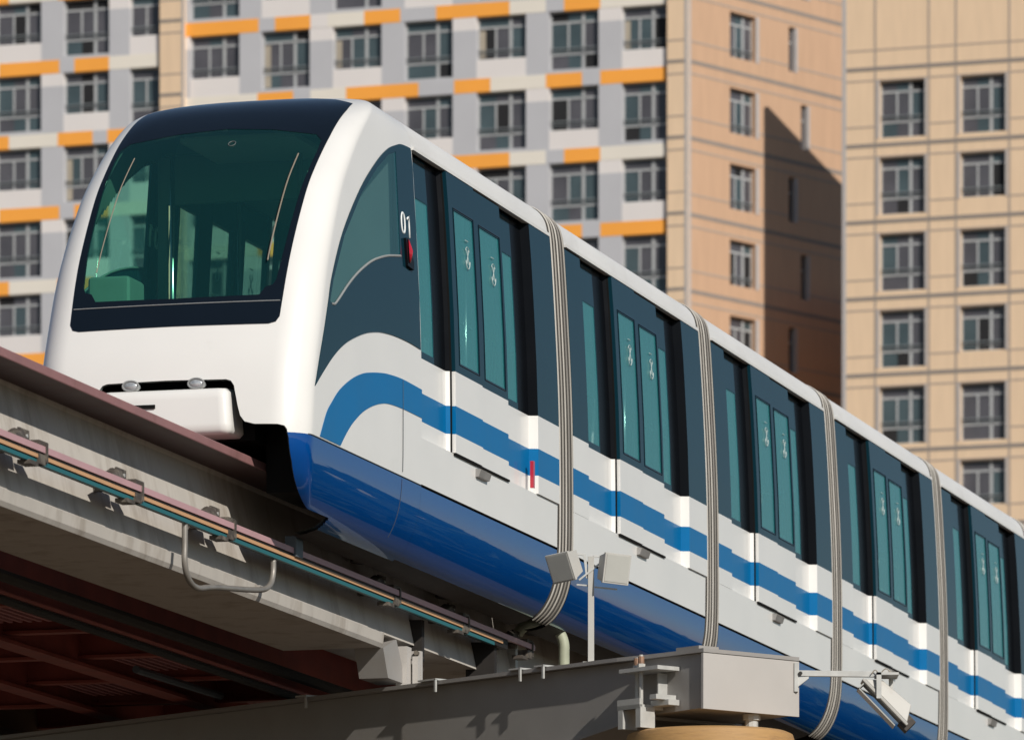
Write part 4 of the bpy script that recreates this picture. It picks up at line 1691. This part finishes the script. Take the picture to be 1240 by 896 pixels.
# unseen flanks and roof of the tower, lowered to clear that shadow edge
F3.box(0.0, 0.25, -EYE, 42.0, BE, -9.5, -0.301)
F3.box(R_END - 0.25, R_END, -EYE, 42.0, BE, -9.5, -0.301)
F3.box(0.0, R_END, 42.0, 42.3, ED, -9.5, -0.302)
F3.mb.build('wall', LM, rb)
for a, b, w0, w1, tall in rw:
    window(fb, a, b, w0, w1, tall, rb, flip=True)
    mb = MB(fb)
    mb.box(a - 0.10, a - 0.002, -0.2, 0.018, w0, w1)
    mb.box(b + 0.002, b + 0.09, -0.2, 0.018, w0, w1)
    mb.build('window_surround', M['b_edge'], rb)

# ------------------------------------------------------------------ ground
gm = bpy.data.meshes.new('ground')
gm.from_pydata([(-3000, -3000, 0), (3000, -3000, 0), (3000, 3000, 0), (-3000, 3000, 0)], [], [(0, 1, 2, 3)])
gm.materials.append(M['asphalt'])
go = link('ground', gm)
go['kind'] = 'structure'

# ------------------------------------------------------------------ belt of trees beside the line, out to the right
tr_ = random.Random(3)
mb = MB()
for i in range(104):
    cx_, cy_ = 9.5 + 0.8 * i + tr_.uniform(-2, 2), 112 - 0.48 * i + tr_.uniform(-4, 4)
    cx_ = max(cx_, 9.0 + cy_ * 0.05)
    h_ = tr_.uniform(6.5, 11.0)
    mb.tube([(cx_, cy_, 0), (cx_ + 0.2, cy_, h_ * 0.45), (cx_, cy_, h_ * 0.75)], [0.22, 0.16, 0.05], 6, 1)
    for c in range(150):
        a = tr_.uniform(0, 2 * pi)
        zz = tr_.uniform(0.02, 1.0)
        rr = (0.42 * h_) * sqrt(max(0, 1 - (2 * zz - 0.95) ** 2)) * tr_.uniform(0.5, 1.05)
        p = Vector((cx_ + rr * cos(a), cy_ + rr * sin(a), h_ * zz))
        d1 = Vector((tr_.uniform(-1, 1), tr_.uniform(-1, 1), tr_.uniform(-1, 1))).normalized() * tr_.uniform(0.5, 1.1)
        d2 = d1.orthogonal().normalized() * tr_.uniform(0.4, 0.9)
        mb.quad(p - d1 - d2, p + d1 - d2, p + d1 + d2, p - d1 + d2, 0)
tb = mb.build('tree_belt', [M['leaf'], M['bark']])
tb['kind'] = 'stuff'

# ------------------------------------------------------------------ camera
cam = bpy.data.cameras.new('Camera')
co = bpy.data.objects.new('Camera', cam)
COL.objects.link(co)
co.location = (0, 0, EYE)
co.rotation_euler = (pi / 2, 0, 0)
cam.sensor_fit = 'HORIZONTAL'
cam.sensor_width = 36.0
cam.lens = 36.0 * 8000.0 / 1240.0
cam.shift_y = (1670.0 - 448.0) / 1240.0
cam.clip_start = 0.5
cam.clip_end = 6000
cam.dof.use_dof = True
cam.dof.focus_distance = 56.5
cam.dof.aperture_fstop = 4.2
SC.camera = co

# ------------------------------------------------------------------ daylight
AZ, EL = radians(31.0), radians(31.0)
to_sun = Vector((sin(AZ) * cos(EL), -cos(AZ) * cos(EL), sin(EL)))
sl = bpy.data.lights.new('Sun', 'SUN')
sl.energy = 4.0
sl.angle = radians(0.53)
sl.color = (1.0, 0.94, 0.85)
so = bpy.data.objects.new('Sun', sl)
COL.objects.link(so)
so.rotation_euler = (-to_sun).to_track_quat('-Z', 'Y').to_euler()
so.location = (40, -60, 60)
wd = bpy.data.worlds.new('World')
SC.world = wd
wd.use_nodes = True
nt = wd.node_tree
sky = nt.nodes.new('ShaderNodeTexSky')
sky.sky_type = 'NISHITA'
sky.sun_disc = False
sky.sun_elevation = EL
sky.sun_rotation = atan2(to_sun.x, to_sun.y)
sky.air_density = 1.0
sky.dust_density = 0.2
nt.links.new(sky.outputs[0], nt.nodes['Background'].inputs[0])
nt.nodes['Background'].inputs[1].default_value = 0.06
vs_ = SC.view_settings
vs_.view_transform = 'Standard'
vs_.look = 'None'
vs_.exposure = 0
vs_.gamma = 1
vs_.use_curve_mapping = False
SC.cycles.use_denoising = True
SC.cycles.max_bounces = 10
SC.cycles.transparent_max_bounces = 24
